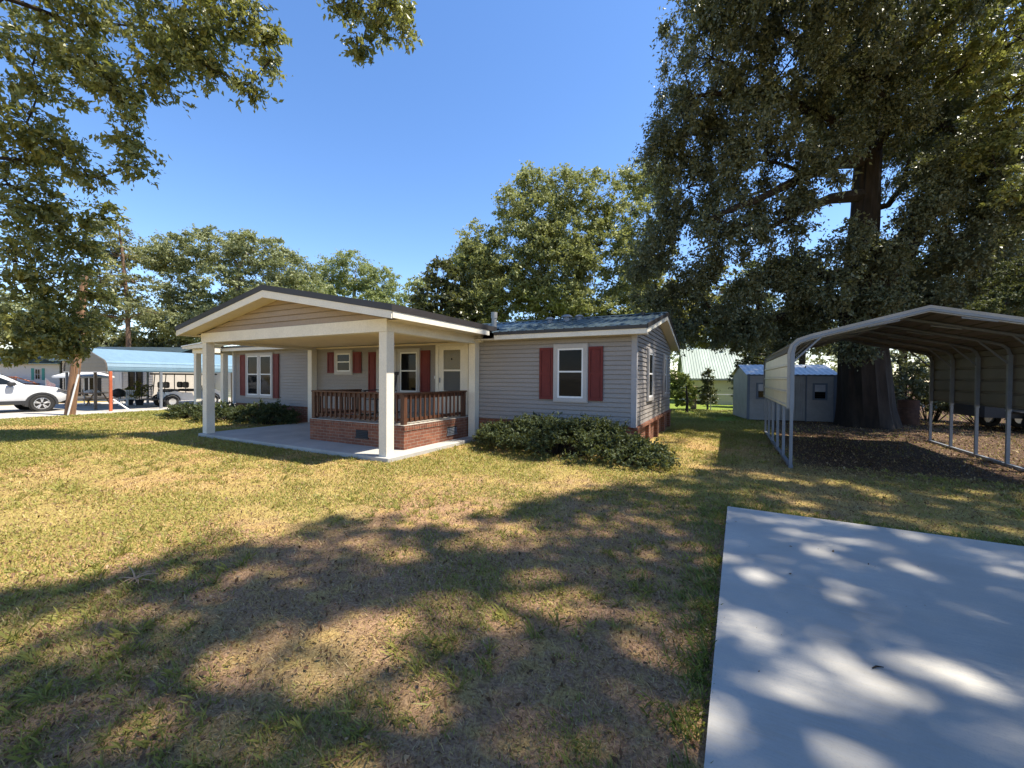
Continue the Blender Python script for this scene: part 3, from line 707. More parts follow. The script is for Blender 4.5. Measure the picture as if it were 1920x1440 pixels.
for x in (.30, 2.14):
    mb = MB(T); a, b, c, e = x, x+.46, .80, 1.42
    mb.box(a, a+.06, -.045, -.017, c, e); mb.box(b-.06, b, -.045, -.017, c, e); mb.box(a+.06, b-.06, -.045, -.017, c, c+.06); mb.box(a+.06, b-.06, -.045, -.017, e-.06, e)
    wf = obj('window', mb, M['shedb'], shed)
    mb = MB(T); mb.box(a+.06, b-.06, -.03, -.018, c+.31, e-.06); obj('upper_pane', mb, mat('pale_curtain_behind_glass', (.42, .43, .45), .3, .1, 6), wf)
    mb = MB(T); mb.box(a+.06, b-.06, -.028, -.018, c+.06, c+.30); obj('lower_pane', mb, M['glassd'], wf)
# far cottage
fp = Vector((-2.2, 27.4, 0)); T = local(fp, R(10)); FW, FD, FE, FR = 4.6, 5.5, 1.62, 3.55
cot = thing('far_cottage', 'cream cottage with pale green metal roof across the back fence', 'house', T @ Vector((FW/2, FD/2, 0)))
mb = MB(T); lap_x(mb, 0, FW, 0, 0, FE, .16); mb.prism([(0.018, 0), (FD, 0), (FD, FE), (FD/2, FR-.1), (.018, FE)], 'x', 0, FW); obj('wall', mb, M['yellowsid'], cot)
mb = MB(T); n = 32
prof = [];  st = (FW+.4)/n
for i in range(n): x = -.2+i*st; prof += [(x, 0), (x+st*.4, 0), (x+st*.46, .03), (x+st*.56, .03), (x+st*.62, 0)]
for (ya, za, yb, zb) in ((-.3, FE-.05, FD/2, FR), (FD+.3, FE-.05, FD/2, FR)):
    A = [(x, ya, za+h) for x, h in prof]; B = [(x, yb, zb+h) for x, h in prof]; k = len(A); mb.add(A+B, [(i, i+1, k+i+1, k+i) for i in range(k-1)])
obj('roof', mb, M['greenroof'], cot)
mb = MB(T); mb.box(-.2, FW+.2, -.31, -.28, FE-.16, FE-.055); obj('fascia', mb, M['whitesid'], cot)
for x in (2.62,):
    mb = MB(T); mb.box(x, x+.10, -.05, -.017, .48, 1.40); mb.box(x+.75, x+.85, -.05, -.017, .48, 1.40); mb.box(x+.1, x+.75, -.05, -.017, 1.3, 1.40); mb.box(x+.1, x+.75, -.05, -.017, .48, .58); wf = obj('window', mb, M['whitesid'], cot)
    mb = MB(T); mb.box(x+.1, x+.75, -.03, -.018, .58, 1.3); obj('pane', mb, M['glassd'], wf)
mb = MB(T); mb.lathe([(.05, 0), (.05, .3), (.09, .3), (.09, .38)], (2.5, 2.4, FR-.15), 10); obj('roof_vent', mb, M['galv'], cot)
# chain-link fence
fa, fb = Vector((-4.6, 22.2, 0)), Vector((3.2, 22.9, 0)); dv = (fb-fa); ln = dv.length; T = local(fa, math.atan2(dv.y, dv.x))
fence = thing('chain_link_fence', 'low chain link fence with thin top rail across the back lawn', 'fence', (fa+fb)/2)
mb = MB(T); mb.tube([(0, 0, .78), (ln, 0, .78)], .018, 6); obj('top_rail', mb, M['galv'], fence)
for i in range(5):
    mb = MB(T); mb.tube([(i*ln/4, 0, 0), (i*ln/4, 0, .84)], .024, 6); obj('post', mb, M['galv'], fence)
mb = MB(T); s = .11; nn = int(ln/s)
for i in range(-7, nn):
    for sg in (1, -1):
        x0 = i*s; x1 = x0+.74
        if x0 < 0 or x1 > ln: continue
        za, zb = (.04, .78) if sg > 0 else (.78, .04)
        mb.quad((x0-.002, 0, za), (x0+.002, 0, za), (x1+.002, 0, zb), (x1-.002, 0, zb))
obj('wire_mesh', mb, M['galv'], fence)
gp = thing('wooden_post', 'weathered timber gate post behind the bright green shrub', 'post', (-1.55, 23.0, 0))
mb = MB(); mb.box(-1.66, -1.38, 22.9, 23.15, 0, 1.12, .02); obj('post', mb, M['bench'], gp)
mb = MB(); mb.box(-1.69, -1.35, 22.87, 23.18, 1.121, 1.16, .01); obj('cap', mb, M['bench'], gp)

# ================================================================== UTILITY POLE
pole = thing('utility_pole', 'leaning brown wooden utility pole at the edge of the lawn', 'pole', (-22.05, 5.85, 0))
mb = MB(); mb.tube([(-22.06, 5.85, -.1), (-21.97, 5.93, 1.0), (-21.82, 6.05, 2.8), (-21.70, 6.17, 5.0), (-21.69, 6.18, 5.3)], [.155, .15, .14, .125, .12], 14); obj('pole', mb, M['polewood'], pole, True)
mb = MB(); mb.tube([(-21.74, 5.72, 0), (-21.60, 5.98, 1.55)], .028, 8); obj('guy_guard', mb, M['white'], pole, True)
mb = MB(); mb.tube([(-21.60, 5.98, 1.55), (-21.70, 6.17, 5.1)], .006, 4); obj('guy_wire', mb, M['steel'], pole)

# ================================================================== CARS
def suv(name, label, origin, ang, paint, group=None):
    T = local(origin, ang); t = thing(name, label, 'car', T @ Vector((-2.2, -.95, 0)), group)     # local: +x forward, y=0 the near side, body to y=-1.9... front at x=0
    W = 1.9; cy = -W/2
    hood = [(0.0, .62, .78), (-.06, .46, .86), (-.25, .38, .96), (-.7, .36, 1.05), (-1.25, .36, 1.10), (-1.5, .36, 1.12), (-2.6, .36, 1.12), (-3.8, .36, 1.13), (-4.55, .38, 1.12), (-4.72, .5, 1.0)]
    wid = [.72, .82, .90, .94, .95, .95, .95, .95, .93, .88]
    rings = []
    for (x, zb, zt), hw in zip(hood, wid):
        r = []
        for k, zz in ((.93, zb), (.99, zb+.12), (1.0, (zb+zt)/2), (.985, zt-.10), (.90, zt-.01), (.5, zt+.03)): r.append((x, cy+hw*k, zz))
        r += [(x, cy-(p[1]-cy), p[2]) for p in r[::-1]]; rings.append(r)
    mb = MB(T); mb.loft(rings); body = obj('body', mb, paint, t, True)
    gh = [(-1.12, 1.08, .80, .80), (-1.75, 1.50, .72, .80), (-2.05, 1.62, .68, .8), (-2.8, 1.68, .67, .8), (-3.8, 1.66, .66, .8), (-4.35, 1.58, .64, .8), (-4.68, 1.10, .74, .8)]
    rings = []
    for x, zt, ht, hb in gh:
        zb = 1.08; hb = .86 if zt > 1.2 else .85
        r = [(x, cy+hb, zb-.02), (x, cy+ht+.04, zt-.07), (x, cy+ht-.08, zt-.005), (x, cy+ht*.4, zt+.02)]; r += [(x, cy-(p[1]-cy), p[2]) for p in r[::-1]]; rings.append(r)
    mb = MB(T); mb.loft(rings); obj('cabin', mb, paint, t, True)
    def side(px, z):   # point on the near glass plane
        k = min(1, max(0, (z-1.06)/.52)); return cy+.86+(.70-.86)*k+.012
    for poly in ([(-1.42, 1.14), (-2.0, 1.50), (-2.58, 1.54), (-2.58, 1.14)], [(-2.66, 1.14), (-2.66, 1.545), (-3.55, 1.545), (-3.62, 1.14)], [(-3.7, 1.16), (-3.64, 1.54), (-4.1, 1.50), (-4.3, 1.2)]):
        for s in (1, -1):
            V = [(x, (side(x, z) if s > 0 else 2*cy-side(x, z)), z) for x, z in poly]; V2 = [(x, y-.02*s, z) for x, y, z in V]; n = len(V)
            mb = MB(T); mb.add(V+V2, [tuple(range(n)), tuple(range(2*n-1, n-1, -1))]+[(i, (i+1) % n, n+(i+1) % n, n+i) for i in range(n)]); obj('side_window', mb, M['carglass'], t)
    mb = MB(T); mb.add([(-1.18, cy-.74, 1.135), (-1.18, cy+.74, 1.135), (-1.80, cy+.62, 1.555), (-1.80, cy-.62, 1.555), (-1.22, cy-.74, 1.10), (-1.22, cy+.74, 1.10), (-1.84, cy+.62, 1.52), (-1.84, cy-.62, 1.52)], [(0, 1, 2, 3), (4, 7, 6, 5), (0, 4, 5, 1), (1, 5, 6, 2), (2, 6, 7, 3), (3, 7, 4, 0)]); obj('windscreen', mb, M['carglass'], t)
    for wx in (-.80, -3.62):
        for s in (1, -1):
            yo = 0.0 if s > 0 else -W
            a = [(wx+.47*math.cos(q), .34+.47*math.sin(q)) for q in [R(k) for k in range(-8, 189, 14)]]; b = [(wx+.385*math.cos(q), .34+.385*math.sin(q)) for q in [R(k) for k in range(-8, 189, 14)]]
            n = len(a); y1, y2 = yo+.018*s, yo-.1*s
            mb = MB(T); mb.add([(x, y1, z) for x, z in a]+[(x, y1, z) for x, z in b]+[(x, y2, z) for x, z in a]+[(x, y2, z) for x, z in b],
                               [(i, i+1, n+i+1, n+i) for i in range(n-1)]+[(i, i+1, 2*n+i+1, 2*n+i) for i in range(n-1)]+[(n+i, n+i+1, 3*n+i+1, 3*n+i) for i in range(n-1)]); obj('wheel_arch', mb, M['clad'], t)
            mb = MB(T); mb.lathe([(.39, -.02 if s > 0 else .02), (.39, .004*s)], (wx, yo, .36), 24, 'y'); obj('wheel_well', mb, M['dark'], t)
            mb = MB(T); y0 = yo-.18*s; mb.lathe([(.22, .04*s), (.325, .03*s), (.35, .06*s), (.35, .19*s), (.325, .215*s), (.235, .205*s), (.22, .04*s)], (wx, y0, .35), 28, 'y', False); wh = obj('wheel', mb, M['tyre'], t, True)
            mb = MB(T); mb.lathe([(.235, .10*s), (.235, .195*s), (.215, .20*s), (.205, .13*s), (.05, .14*s), (.05, .10*s)], (wx, y0, .35), 28, 'y')
            for q in range(5):
                for e in (-.16, .16):
                    an = 2*math.pi*q/5+.3; ca, sa = math.cos(an), math.sin(an); cb, sb = math.cos(an+e), math.sin(an+e)
                    mb.tube([(wx+.04*ca, y0+.17*s, .35+.04*sa), (wx+.215*cb, y0+.185*s, .35+.215*sb)], [.026, .02], 5)
            obj('rim', mb, M['rim'], wh, True)
    mb = MB(T)
    for s in (1, -1):
        yo = 0 if s > 0 else -W
        mb.box(-3.22, -1.2, yo-.01*s, yo+.014*s, .33, .48)
    mb.box(-.10, .045, cy-.70, cy+.70, .30, .50, .03); obj('lower_cladding', mb, M['clad'], t)
    for s in (1, -1):
        mb = MB(T); yo = cy+s*.74; mb.loft([[(-.005, yo-.13, .80), (-.005, yo+.05, .80), (-.005, yo+.05, .87), (-.005, yo-.13, .87)], [(-.36, cy+s*.955-.012, .90), (-.36, cy+s*.955+.012, .90), (-.36, cy+s*.955+.012, .965), (-.36, cy+s*.955-.012, .965)]]); obj('headlight', mb, M['lamp'], t)
        mb = MB(T); yo = cy+s*1.03; mb.box(-1.72, -1.52, yo-.10, yo+.10, 1.08, 1.23, .03); mb.tube([(-1.60, cy+s*.84, 1.1), (-1.62, yo-.05*s, 1.12)], .025, 6); obj('wing_mirror', mb, M['clad'], t)
        mb = MB(T)
        for hx in (-2.45, -3.45): mb.box(hx-.11, hx+.11, cy+s*.962-.012, cy+s*.962+.012, .925, .955)
        obj('door_handle', mb, M['clad'], t)
    mb = MB(T); mb.box(-.03, .01, cy-.5, cy+.5, .70, .80, .01); obj('grille', mb, M['clad'], t)
    return t
suv('parked_car', 'white sport utility car parked on the gravel drive by the utility pole', Vector((-26.8, 6.62, 0)), R(90), M['carwhite'])
suv('parked_car', 'dark car parked on the pale concrete pad beside the camera', Vector((2.05, 4.1, .055)), R(90), mat('dark_blue_car_paint', (.03, .04, .06), .2, .02, spec=.6, fine=0.))

# ================================================================== NEIGHBOUR'S CARPORT AND WHAT STANDS UNDER IT
NX0, NX1, NY0, NY1 = -27.7, -22.95, 7.2, 13.6
nm = (NX0+NX1)/2
ncp = thing('blue_roofed_carport', 'long carport with pale blue roof and brown gable end next door', 'carport', (nm, 10.4, 0))
def np_(o=0.):
    a = [(NX1+o, 1.70), (NX1+o, 1.84), (NX1-.06+o*.7, 2.02+o*.5), (NX1-.22, 2.14+o)]
    return a+[(nm, 2.72+o)]+[(NX0+NX1-x, z) for x, z in a[::-1]]
mb = MB(); P = np_()
for i in range(len(P)-1):
    hribs(mb, P[i], P[i+1], NY0, NY1, .01, 1 if i not in (3, 4) else 9, 1 if True else -1)
obj('roof_sheet', mb, M['blueroof'], ncp)
mb = MB(); P = np_(-.02); mb.prism(P, 'y', NY0+.0, NY0+.03)
for z in (1.86, 2.03, 2.2, 2.37, 2.54):
    hw = (NX1-NX0)/2-.05 if z < 2.14 else (2.70-z)/.58*((NX1-NX0)/2-.2)
    mb.box(nm-hw, nm+hw, NY0-.02, NY0-.001, z-.012, z+.012)
obj('gable_panel', mb, M['brownpan'], ncp)
mb = MB(); P = np_(.015); mb.tube([(x, NY0-.01, z) for x, z in P], .03, 6); obj('edge_trim', mb, M['brownpan'], ncp)
mb = MB(); mb.box(NX0, NX1, NY0-.02, NY0+.04, 1.64, 1.698); obj('end_beam', mb, M['beigesid'], ncp)
for x, y, m_, lb in ((NX1-.03, NY0+.12, 'orange', 'rust orange leg'), (NX1-.03, 9.05, 'steel', None), (NX1-.03, 10.6, 'panel', 'tan leg'), (NX1-.03, 12.1, 'panel', None), (NX1-.03, NY1-.1, 'steel', None), (NX0+.05, NY0+.06, 'steel', None), (-24.35, NY0+.06, 'brownpan', 'dark brown leg'), (NX0+.05, 10.3, 'steel', None), (NX0+.05, NY1-.1, 'steel', None)):
    mb = MB(); mb.box(x-.045, x+.045, y-.045, y+.045, 0, 1.70); obj('leg', mb, M[m_], ncp, label=lb)
mb = MB(); mb.tube([(NX1-.03, NY0+.2, .50), (NX1+.35, NY0+.62, .02)], .03, 6); obj('leg_brace', mb, M['white'], ncp)
# umbrella + picnic table
up = at(158, 760, 20.6); up.z = 0
um = thing('patio_umbrella', 'white patio umbrella open over the picnic table', 'umbrella', up)
mb = MB(); n = 8; rim = [(up.x+1.15*math.cos(2*math.pi*i/n+.2), up.y+1.15*math.sin(2*math.pi*i/n+.2), 1.46) for i in range(n)]
top = (up.x, up.y, 1.80); mid = [((a[0]*.55+up.x*.45), (a[1]*.55+up.y*.45), 1.655) for a in rim]
mb.add([top]+mid+rim+[(a[0], a[1], 1.38) for a in rim], [(0, 1+i, 1+(i+1) % n) for i in range(n)]+[(1+i, 9+i, 9+(i+1) % n, 1+(i+1) % n) for i in range(n)]+[(9+i, 17+i, 17+(i+1) % n, 9+(i+1) % n) for i in range(n)]); obj('canopy', mb, M['canvas'], um)
mb = MB(); mb.tube([(up.x, up.y, .0), (up.x, up.y, 1.8)], .022, 8); pl_ = obj('pole', mb, M['white'], um)
for a in rim:
    mb = MB(); mb.tube([(up.x, up.y, 1.40), (a[0]*.6+up.x*.4, a[1]*.6+up.y*.4, 1.62)], .008, 4); obj('rib', mb, M['white'], um)
T = local(up+Vector((.05, .1, 0)), math.atan2(rr_.y, rr_.x))
pt_ = thing('picnic_table', 'weathered wooden picnic table with benches under the white umbrella', 'table', up+Vector((.05, .1, 0)))
mb = MB(T)
for i in range(5): mb.box(-.72, .78, -.36+i*.145, -.36+i*.145+.13, .60, .64)
obj('tabletop', mb, M['bench'], pt_)
for s in (-1, 1):
    mb = MB(T); mb.box(-.72, .78, s*.66-.13, s*.66+.13, .32, .355); obj('bench_seat', mb, M['bench'], pt_)
    for x in (-.5, .56):
        mb = MB(T); mb.tube([(x, s*.62, .0), (x, s*.22, .60)], .038, 4); obj('leg', mb, M['bench'], pt_)
for x in (-.5, .56):
    mb = MB(T); mb.box(x-.03, x+.03, -.72, .72, .265, .318); obj('crossbar', mb, M['bench'], pt_)
bg_ = T @ Vector((.25, 0, .642)); bag = thing('folded_cloth', 'crumpled white cloth lying on the picnic table', 'cloth', bg_)
mb = MB(Matrix.Translation(bg_)); mb.lathe([(.30, 0), (.30, .03), (.22, .10), (.1, .13), (.03, .15)], (0, 0, 0), 9); obj('cloth', mb, M['canvas'], bag)
b2 = T @ Vector((-.18, .05, .642)); jar = thing('dark_pot', 'small dark pot on the picnic table beside the white cloth', 'pot', b2); mb = MB(Matrix.Translation(b2)); mb.lathe([(.08, 0), (.10, .1), (.09, .16), (.075, .16), (.07, .02)], (0, 0, 0), 12); obj('pot', mb, M['clad'], jar, True)
# neighbour house
def facade_house(name, label, a, b, z1, m, depth=5, step=.15, z0=0., roofm=None):
    a = Vector((a.x, a.y, 0)); b = Vector((b.x, b.y, 0)); d = b-a; T = local(a, math.atan2(d.y, d.x)); l = d.length
    t = thing(name, label, 'house', (a+b)/2); mb = MB(T); lap_x(mb, 0, l, 0, z0, z1, step); mb.box(0, l, .018, depth, z0, z1)
    obj('wall', mb, m, t)
    mb = MB(T); mb.prism([(-.4, z1-.02), (depth/2, z1+.9), (depth+.4, z1-.02), (depth+.4, z1+.06), (depth/2, z1+1.0), (-.4, z1+.06)], 'x', -.35, l+.35); obj('roof', mb, roofm or M['roofm'], t)
    return t, T, l
nh, T, l = facade_house('neighbour_house', 'beige sided house with black window shutters behind the blue carport', at(118, 755, 24), at(287, 752, 24), 2.35, M['beigesid'])
def fwin(t, T, x0, x1, z0, z1, fm, bars=0):
    mb = MB(T); c = .06; mb.box(x0, x0+c, -.05, -.017, z0, z1); mb.box(x1-c, x1, -.05, -.017, z0, z1); mb.box(x0+c, x1-c, -.05, -.017, z0, z0+c); mb.box(x0+c, x1-c, -.05, -.017, z1-c, z1)
    for i in range(1, bars+1): x = x0+(x1-x0)*i/(bars+1); mb.box(x-.015, x+.015, -.046, -.03, z0+c, z1-c)
    if bars: mb.box(x0+c, x1-c, -.0465, -.0305, (z0+z1)/2-.015, (z0+z1)/2+.015)
    w_ = obj('window', mb, fm, t); mb = MB(T); mb.box(x0+c, x1-c, -.028, -.018, z0+c, z1-c); obj('pane', mb, M['glassd'], w_); return w_
k = l/5.3
for x in (.35, 1.55): fwin(nh, T, x*k, (x+.5)*k, .35, 2.1, M['whitesid'])
for x in (.12, .88, 1.32, 2.08):
    mb = MB(T); mb.box(x*k, (x+.2)*k, -.04, -.017, .3, 2.1); obj('shutter', mb, M['dark'], nh)
mb = MB(T); mb.box(2.98*k, 3.05*k, -.06, -.017, .05, 2.2); mb.box(3.45*k, 3.52*k, -.06, -.017, .05, 2.2); mb.box(3.05*k, 3.45*k, -.06, -.017, 2.1, 2.2); mb.box(3.05*k, 3.45*k, -.04, -.017, .05, 2.1); nd = obj('door', mb, M['whitesid'], nh)
mb = MB(T); mb.box(3.14*k, 3.36*k, -.05, -.041, 1.1, 1.9); obj('pane', mb, M['blind'], nd)
for x in (3.88, 4.34): fwin(nh, T, x*k, (x+.38)*k, .3, 2.15, M['dark'])
lw = T @ Vector((3.68*k, -.08, 1.72)); wl_ = MB(); wl_.lathe([(.02, .0), (.10, .02), (.08, .22), (.02, .28)], (lw.x, lw.y, lw.z), 10); obj('wall_lantern', wl_, M['clad'], nh)
wh2, T, l = facade_house('white_house', 'white sided house seen behind the golf cart', at(282, 745, 29), at(452, 745, 29), 2.5, M['whitesid'])
fwin(wh2, T, l*.30, l*.43, .72, 1.75, M['beigesid'], 2)
tl, T, l = facade_house('far_white_house', 'distant white house with teal shutters behind a reddish wooden deck', at(-40, 735, 42), at(112, 735, 42), 2.6, M['whitesid'], 6, .2)
fwin(tl, T, l*.70, l*.77, 1.0, 2.1, M['whitesid'], 1)
for q in (.785, .655):
    mb = MB(T); mb.box(l*q, l*(q+.035), -.04, -.017, .95, 2.15); obj('shutter', mb, M['teal'], tl)
mb = MB(T); mb.box(l*.2, l*.78, -2.2, -.2, .0, .62); dk = obj('deck', mb, M['deckred'], tl)
x = l*.2
for i in range(26):
    xx = l*.2+i*l*.58/25; mb = MB(T); zt = 1.22; mb.box(xx-.03, xx+.03, -2.22, -2.16, .62, zt); obj('deck_baluster', mb, M['deckred'], dk)
mb = MB(T); mb.box(l*.2, l*.78, -2.25, -2.13, 1.22, 1.30); obj('deck_rail', mb, M['deckred'], dk)
mb = MB(T); mb.prism([(l*.78, 0), (l*1.02, 0), (l*.78, .62)], 'y', -2.2, -.9); obj('deck_stair', mb, M['deckred'], dk)
mb = MB(T); mb.tube([(l*.78, -2.2, 1.26), (l*1.02, -2.2, .66)], .05, 5); obj('stair_rail', mb, M['deckred'], dk)
# flag
m, nt, b = nodes('striped_flag_cloth'); tc = nt.nodes.new('ShaderNodeTexCoord'); sx = nt.nodes.new('ShaderNodeSeparateXYZ'); L(nt, tc.outputs['UV'], sx.inputs[0])
wv = N(nt, 'ShaderNodeMath', operation='MULTIPLY'); wv.inputs[1].default_value = 6.5; L(nt, sx.outputs[1], wv.inputs[0]); fr_ = N(nt, 'ShaderNodeMath', operation='FRACT'); L(nt, wv.outputs[0], fr_.inputs[0]); gt_ = N(nt, 'ShaderNodeMath', operation='GREATER_THAN'); gt_.inputs[1].default_value = .5; L(nt, fr_.outputs[0], gt_.inputs[0])
L(nt, mix(nt, gt_.outputs[0], (.75, .72, .70), (.42, .05, .06)), b.inputs['Base Color'])
fl0 = at(86, 722, 24); fl = thing('striped_flag', 'small red and white striped flag on a short pole behind the white car', 'flag', Vector((fl0.x, fl0.y, 0)))
mb = MB(); V = []; Fq = []; nU = 8
for j in range(7):
    for i in range(nU+1):
        u_, v_ = i/nU, j/6; p = fl0+rr_*(u_*.52)+Vector((0, 0, -.05+(v_)*.40-u_*.30))+FWD*.04*math.sin(u_*7+v_); V.append(tuple(p))
for j in range(6):
    for i in range(nU): q = j*(nU+1)+i; Fq.append((q, q+1, q+nU+2, q+nU+1))
mb.add(V, Fq); fo = obj('cloth', mb, m, fl)
uv = fo.data.uv_layers.new(name='UVMap')
for lp in fo.data.loops: i = lp.vertex_index; uv.data[lp.index].uv = ((i % (nU+1))/nU, (i//(nU+1))/6)
mb = MB(); mb.tube([(fl0.x, fl0.y, 0), (fl0.x, fl0.y, fl0.z+.42)], .015, 6); obj('pole', mb, M['white'], fl)
# grill, stool, potted plants
gr = at(222, 765, 20.2); gr.z = 0
gl = thing('kettle_grill', 'black round grill beside the white slatted chair next door', 'grill', gr)
mb = MB(); mb.lathe([(.05, .42), (.24, .5), (.27, .62), (.24, .76), (.10, .85), (.03, .87)], tuple(gr), 18); obj('bowl', mb, M['clad'], gl, True)
for q in range(3):
    mb = MB(); a = 2*math.pi*q/3; mb.tube([(gr.x+.12*math.cos(a), gr.y+.12*math.sin(a), .48), (gr.x+.24*math.cos(a), gr.y+.24*math.sin(a), 0)], .014, 6); obj('leg', mb, M['galv'], gl)
c0 = at(237, 763, 20.4); c0.z = 0; T = local(c0, R(30)); lc = thing('lawn_chair', 'white slatted lawn chair under the blue carport', 'chair', c0)
mb = MB(T)
for i in range(5): mb.box(-.24, .24, -.22+i*.1, -.15+i*.1, .32, .34)
obj('seat', mb, M['white'], lc)
mb = MB(T)
for i in range(5): mb.box(-.24+i*.1, -.17+i*.1, .24, .26, .34, .78)
obj('backrest', mb, M['white'], lc)
for x in (-.22, .2):
    for y in (-.2, .22):
        mb = MB(T); mb.box(x, x+.05, y, y+.05, 0, .32); obj('leg', mb, M['white'], lc)
def potted(u, v, d, h, label):
    p = at(u, v, d); p.z = 0; t = thing('potted_plant', label, 'plant', p, None)
    mb = MB(); mb.lathe([(.13, 0), (.18, .28), (.20, .30), (.17, .30), (.16, .26)], tuple(p), 14); obj('pot', mb, M['clad'], t, True)
    cl_ = np.array(tuple(p))+rng.normal(size=(28, 3))*np.array([.2, .2, h*.2])+np.array([0, 0, .3+h*.45]); crown('leaves', cl_, M['leaf_yel'], t, .11, 26, .16)
    wood('stem', [tuple(p+Vector((0, 0, .25))), tuple(p+Vector((.02, 0, .3+h*.45)))], [.02, .012], [], cl_, M['bark'], t, .4, .008)
potted(243, 762, 20.9, .8, 'pale leafy potted plant nearest the neighbouring front door'); potted(262, 762, 20.6, .95, 'taller pale leafy potted plant by the tan carport leg')
# golf cart, built with +x forward
T = local(Vector((-24.3, 9.05, 0)), R(90))
gcart = thing('golf_cart', 'white golf cart with long black roof parked under the blue carport', 'golf cart', T @ Vector((1.4, 0, 0)))
def lbox(nm_, m_, *bx, bev=0., par=gcart):
    mb = MB(T); mb.box(*bx, bev); return obj(nm_, mb, m_, par)
mb = MB(T)
prof = [(.55, .42), (.60, .72), (.85, .78), (1.05, .70), (1.55, .68), (1.68, .36), (2.2, .34), (2.35, .72), (2.55, .86), (2.85, .70), (2.95, .40), (2.75, .30), (.75, .30)]
mb.prism([(x, z) for x, z in prof], 'y', -.60, .60); body = obj('body', mb, M['carwhite'], gcart)
lbox('roof', M['clad'], .30, 2.70, -.62, .62, 1.56, 1.64, bev=.03); lbox('rear_platform', M['clad'], -.05, .56, -.55, .55, .36, .42)
mb = MB(T)
for y in (-.5, .5): mb.tube([(-.05, y, .42), (-.05, y, 1.02), (.22, y, 1.02), (.22, y, .42)], .018, 6)
mb.tube([(-.05, -.5, 1.02), (-.05, .5, 1.02)], .018, 6); obj('rear_rack', mb, M['clad'], gcart)
for x0 in (.62, 1.42):
    lbox('seat', M['seatb'], x0, x0+.48, -.52, .52, .74, .86, bev=.03)
    for y in (-.28, .28): lbox('backrest', M['seatb'], x0-.06, x0+.06, y-.24, y+.24, .92, 1.22, bev=.05)
for x, x2 in ((.42, .50), (1.30, 1.30), (2.62, 2.30)):
    for y in (-.56, .56):
        mb = MB(T); mb.tube([(x, y, .62), (x2, y, 1.57)], .02, 6); obj('roof_post', mb, M['clad'], gcart)
mb = MB(T); mb.quad((2.60, -.54, .84), (2.60, .54, .84), (2.32, .54, 1.54), (2.32, -.54, 1.54)); obj('windscreen', mb, glassmat('clear_plastic', (.05, .05, .05), .85, (.9, .9, .9, 1)), gcart)
mb = MB(T); mb.tube([(2.42, -.28, .75), (2.12, -.28, 1.02)], .015, 6); mb.lathe([(.17, 0), (.18, .012), (.17, .024)], (2.10, -.28, 1.0), 16); obj('steering_wheel', mb, M['clad'], gcart)
for x in (.72, 2.48):
    for y, s in ((-.62, -1), (.62, 1)):
        mb = MB(T); mb.lathe([(.13, -.14*s), (.24, -.15*s), (.27, -.12*s), (.27, .0), (.24, .03*s), (.15, .02*s), (.13, -.14*s)], (x, y, .27), 20, 'y', False); wh = obj('wheel', mb, M['tyre'], gcart, True)
        mb = MB(T); mb.lathe([(.15, -.05*s), (.15, .025*s), (.04, .01*s)], (x, y, .27), 14, 'y'); obj('rim', mb, M['rim'], wh, True)
        a = [(x+.34*math.cos(R(q)), .29+.34*math.sin(R(q))) for q in range(0, 181, 15)]; b = [(x+.29*math.cos(R(q)), .29+.29*math.sin(R(q))) for q in range(0, 181, 15)]
        mb = MB(T); mb.prism(a+b[::-1], 'y', y-.10*s, y+.03*s); obj('fender', mb, M['clad'], gcart)
# barrel and trailer behind the carport
bp = Vector((5.6, 19.0, 0)); br_ = thing('steel_drum', 'rusty steel drum standing among leaves beside the big oak trunk', 'drum', bp)
mb = MB(); mb.lathe([(.30, 0), (.30, .02), (.285, .03), (.285, .27), (.30, .285), (.285, .30), (.285, .54), (.30, .555), (.285, .57), (.285, .82), (.30, .84), (.30, .86), (.27, .86), (.27, .80)], tuple(bp), 24); obj('drum', mb, M['rust'], br_, True)
tp = Vector((8.6, 18.0, 0)); T = local(tp, R(6)); tr_ = thing('utility_trailer', 'dark tandem axle trailer with spoked wheels parked behind the carport', 'trailer', tp)
mb = MB(T); mb.box(-1.6, 2.6, 0, 1.7, .42, .52); mb.box(-1.6, 2.6, 0, .05, .52, .85); mb.box(-1.6, 2.6, 1.65, 1.7, .52, .85); mb.box(-1.6, -1.55, .051, 1.649, .52, .85); obj('bed', mb, M['clad'], tr_)
for x in (-.55, .2):
    for y, s in ((-.14, -1), (1.84, 1)):
        mb = MB(T); mb.lathe([(.16, -.1*s), (.27, -.1*s), (.29, -.06*s), (.29, .06*s), (.27, .1*s), (.17, .09*s), (.16, -.1*s)], (x, y, .29), 22, 'y', False); wh = obj('wheel', mb, M['tyre'], tr_, True)
        mb = MB(T); mb.lathe([(.17, .0), (.17, .085*s), (.155, .09*s), (.15, .05*s), (.04, .06*s)], (x, y, .29), 18, 'y')
        for q in range(6): a = q*math.pi/3; mb.tube([(x, y+.075*s, .29), (x+.155*math.cos(a), y+.08*s, .29+.155*math.sin(a))], .02, 5)
        obj('rim', mb, M['rim'], wh)
    mb = MB(T)
mb = MB(T); mb.box(-.98, .62, -.28, -.005, .60, .63); mb.box(-.98, .62, 1.705, 1.98, .60, .63); obj('mudguard', mb, M['clad'], tr_)

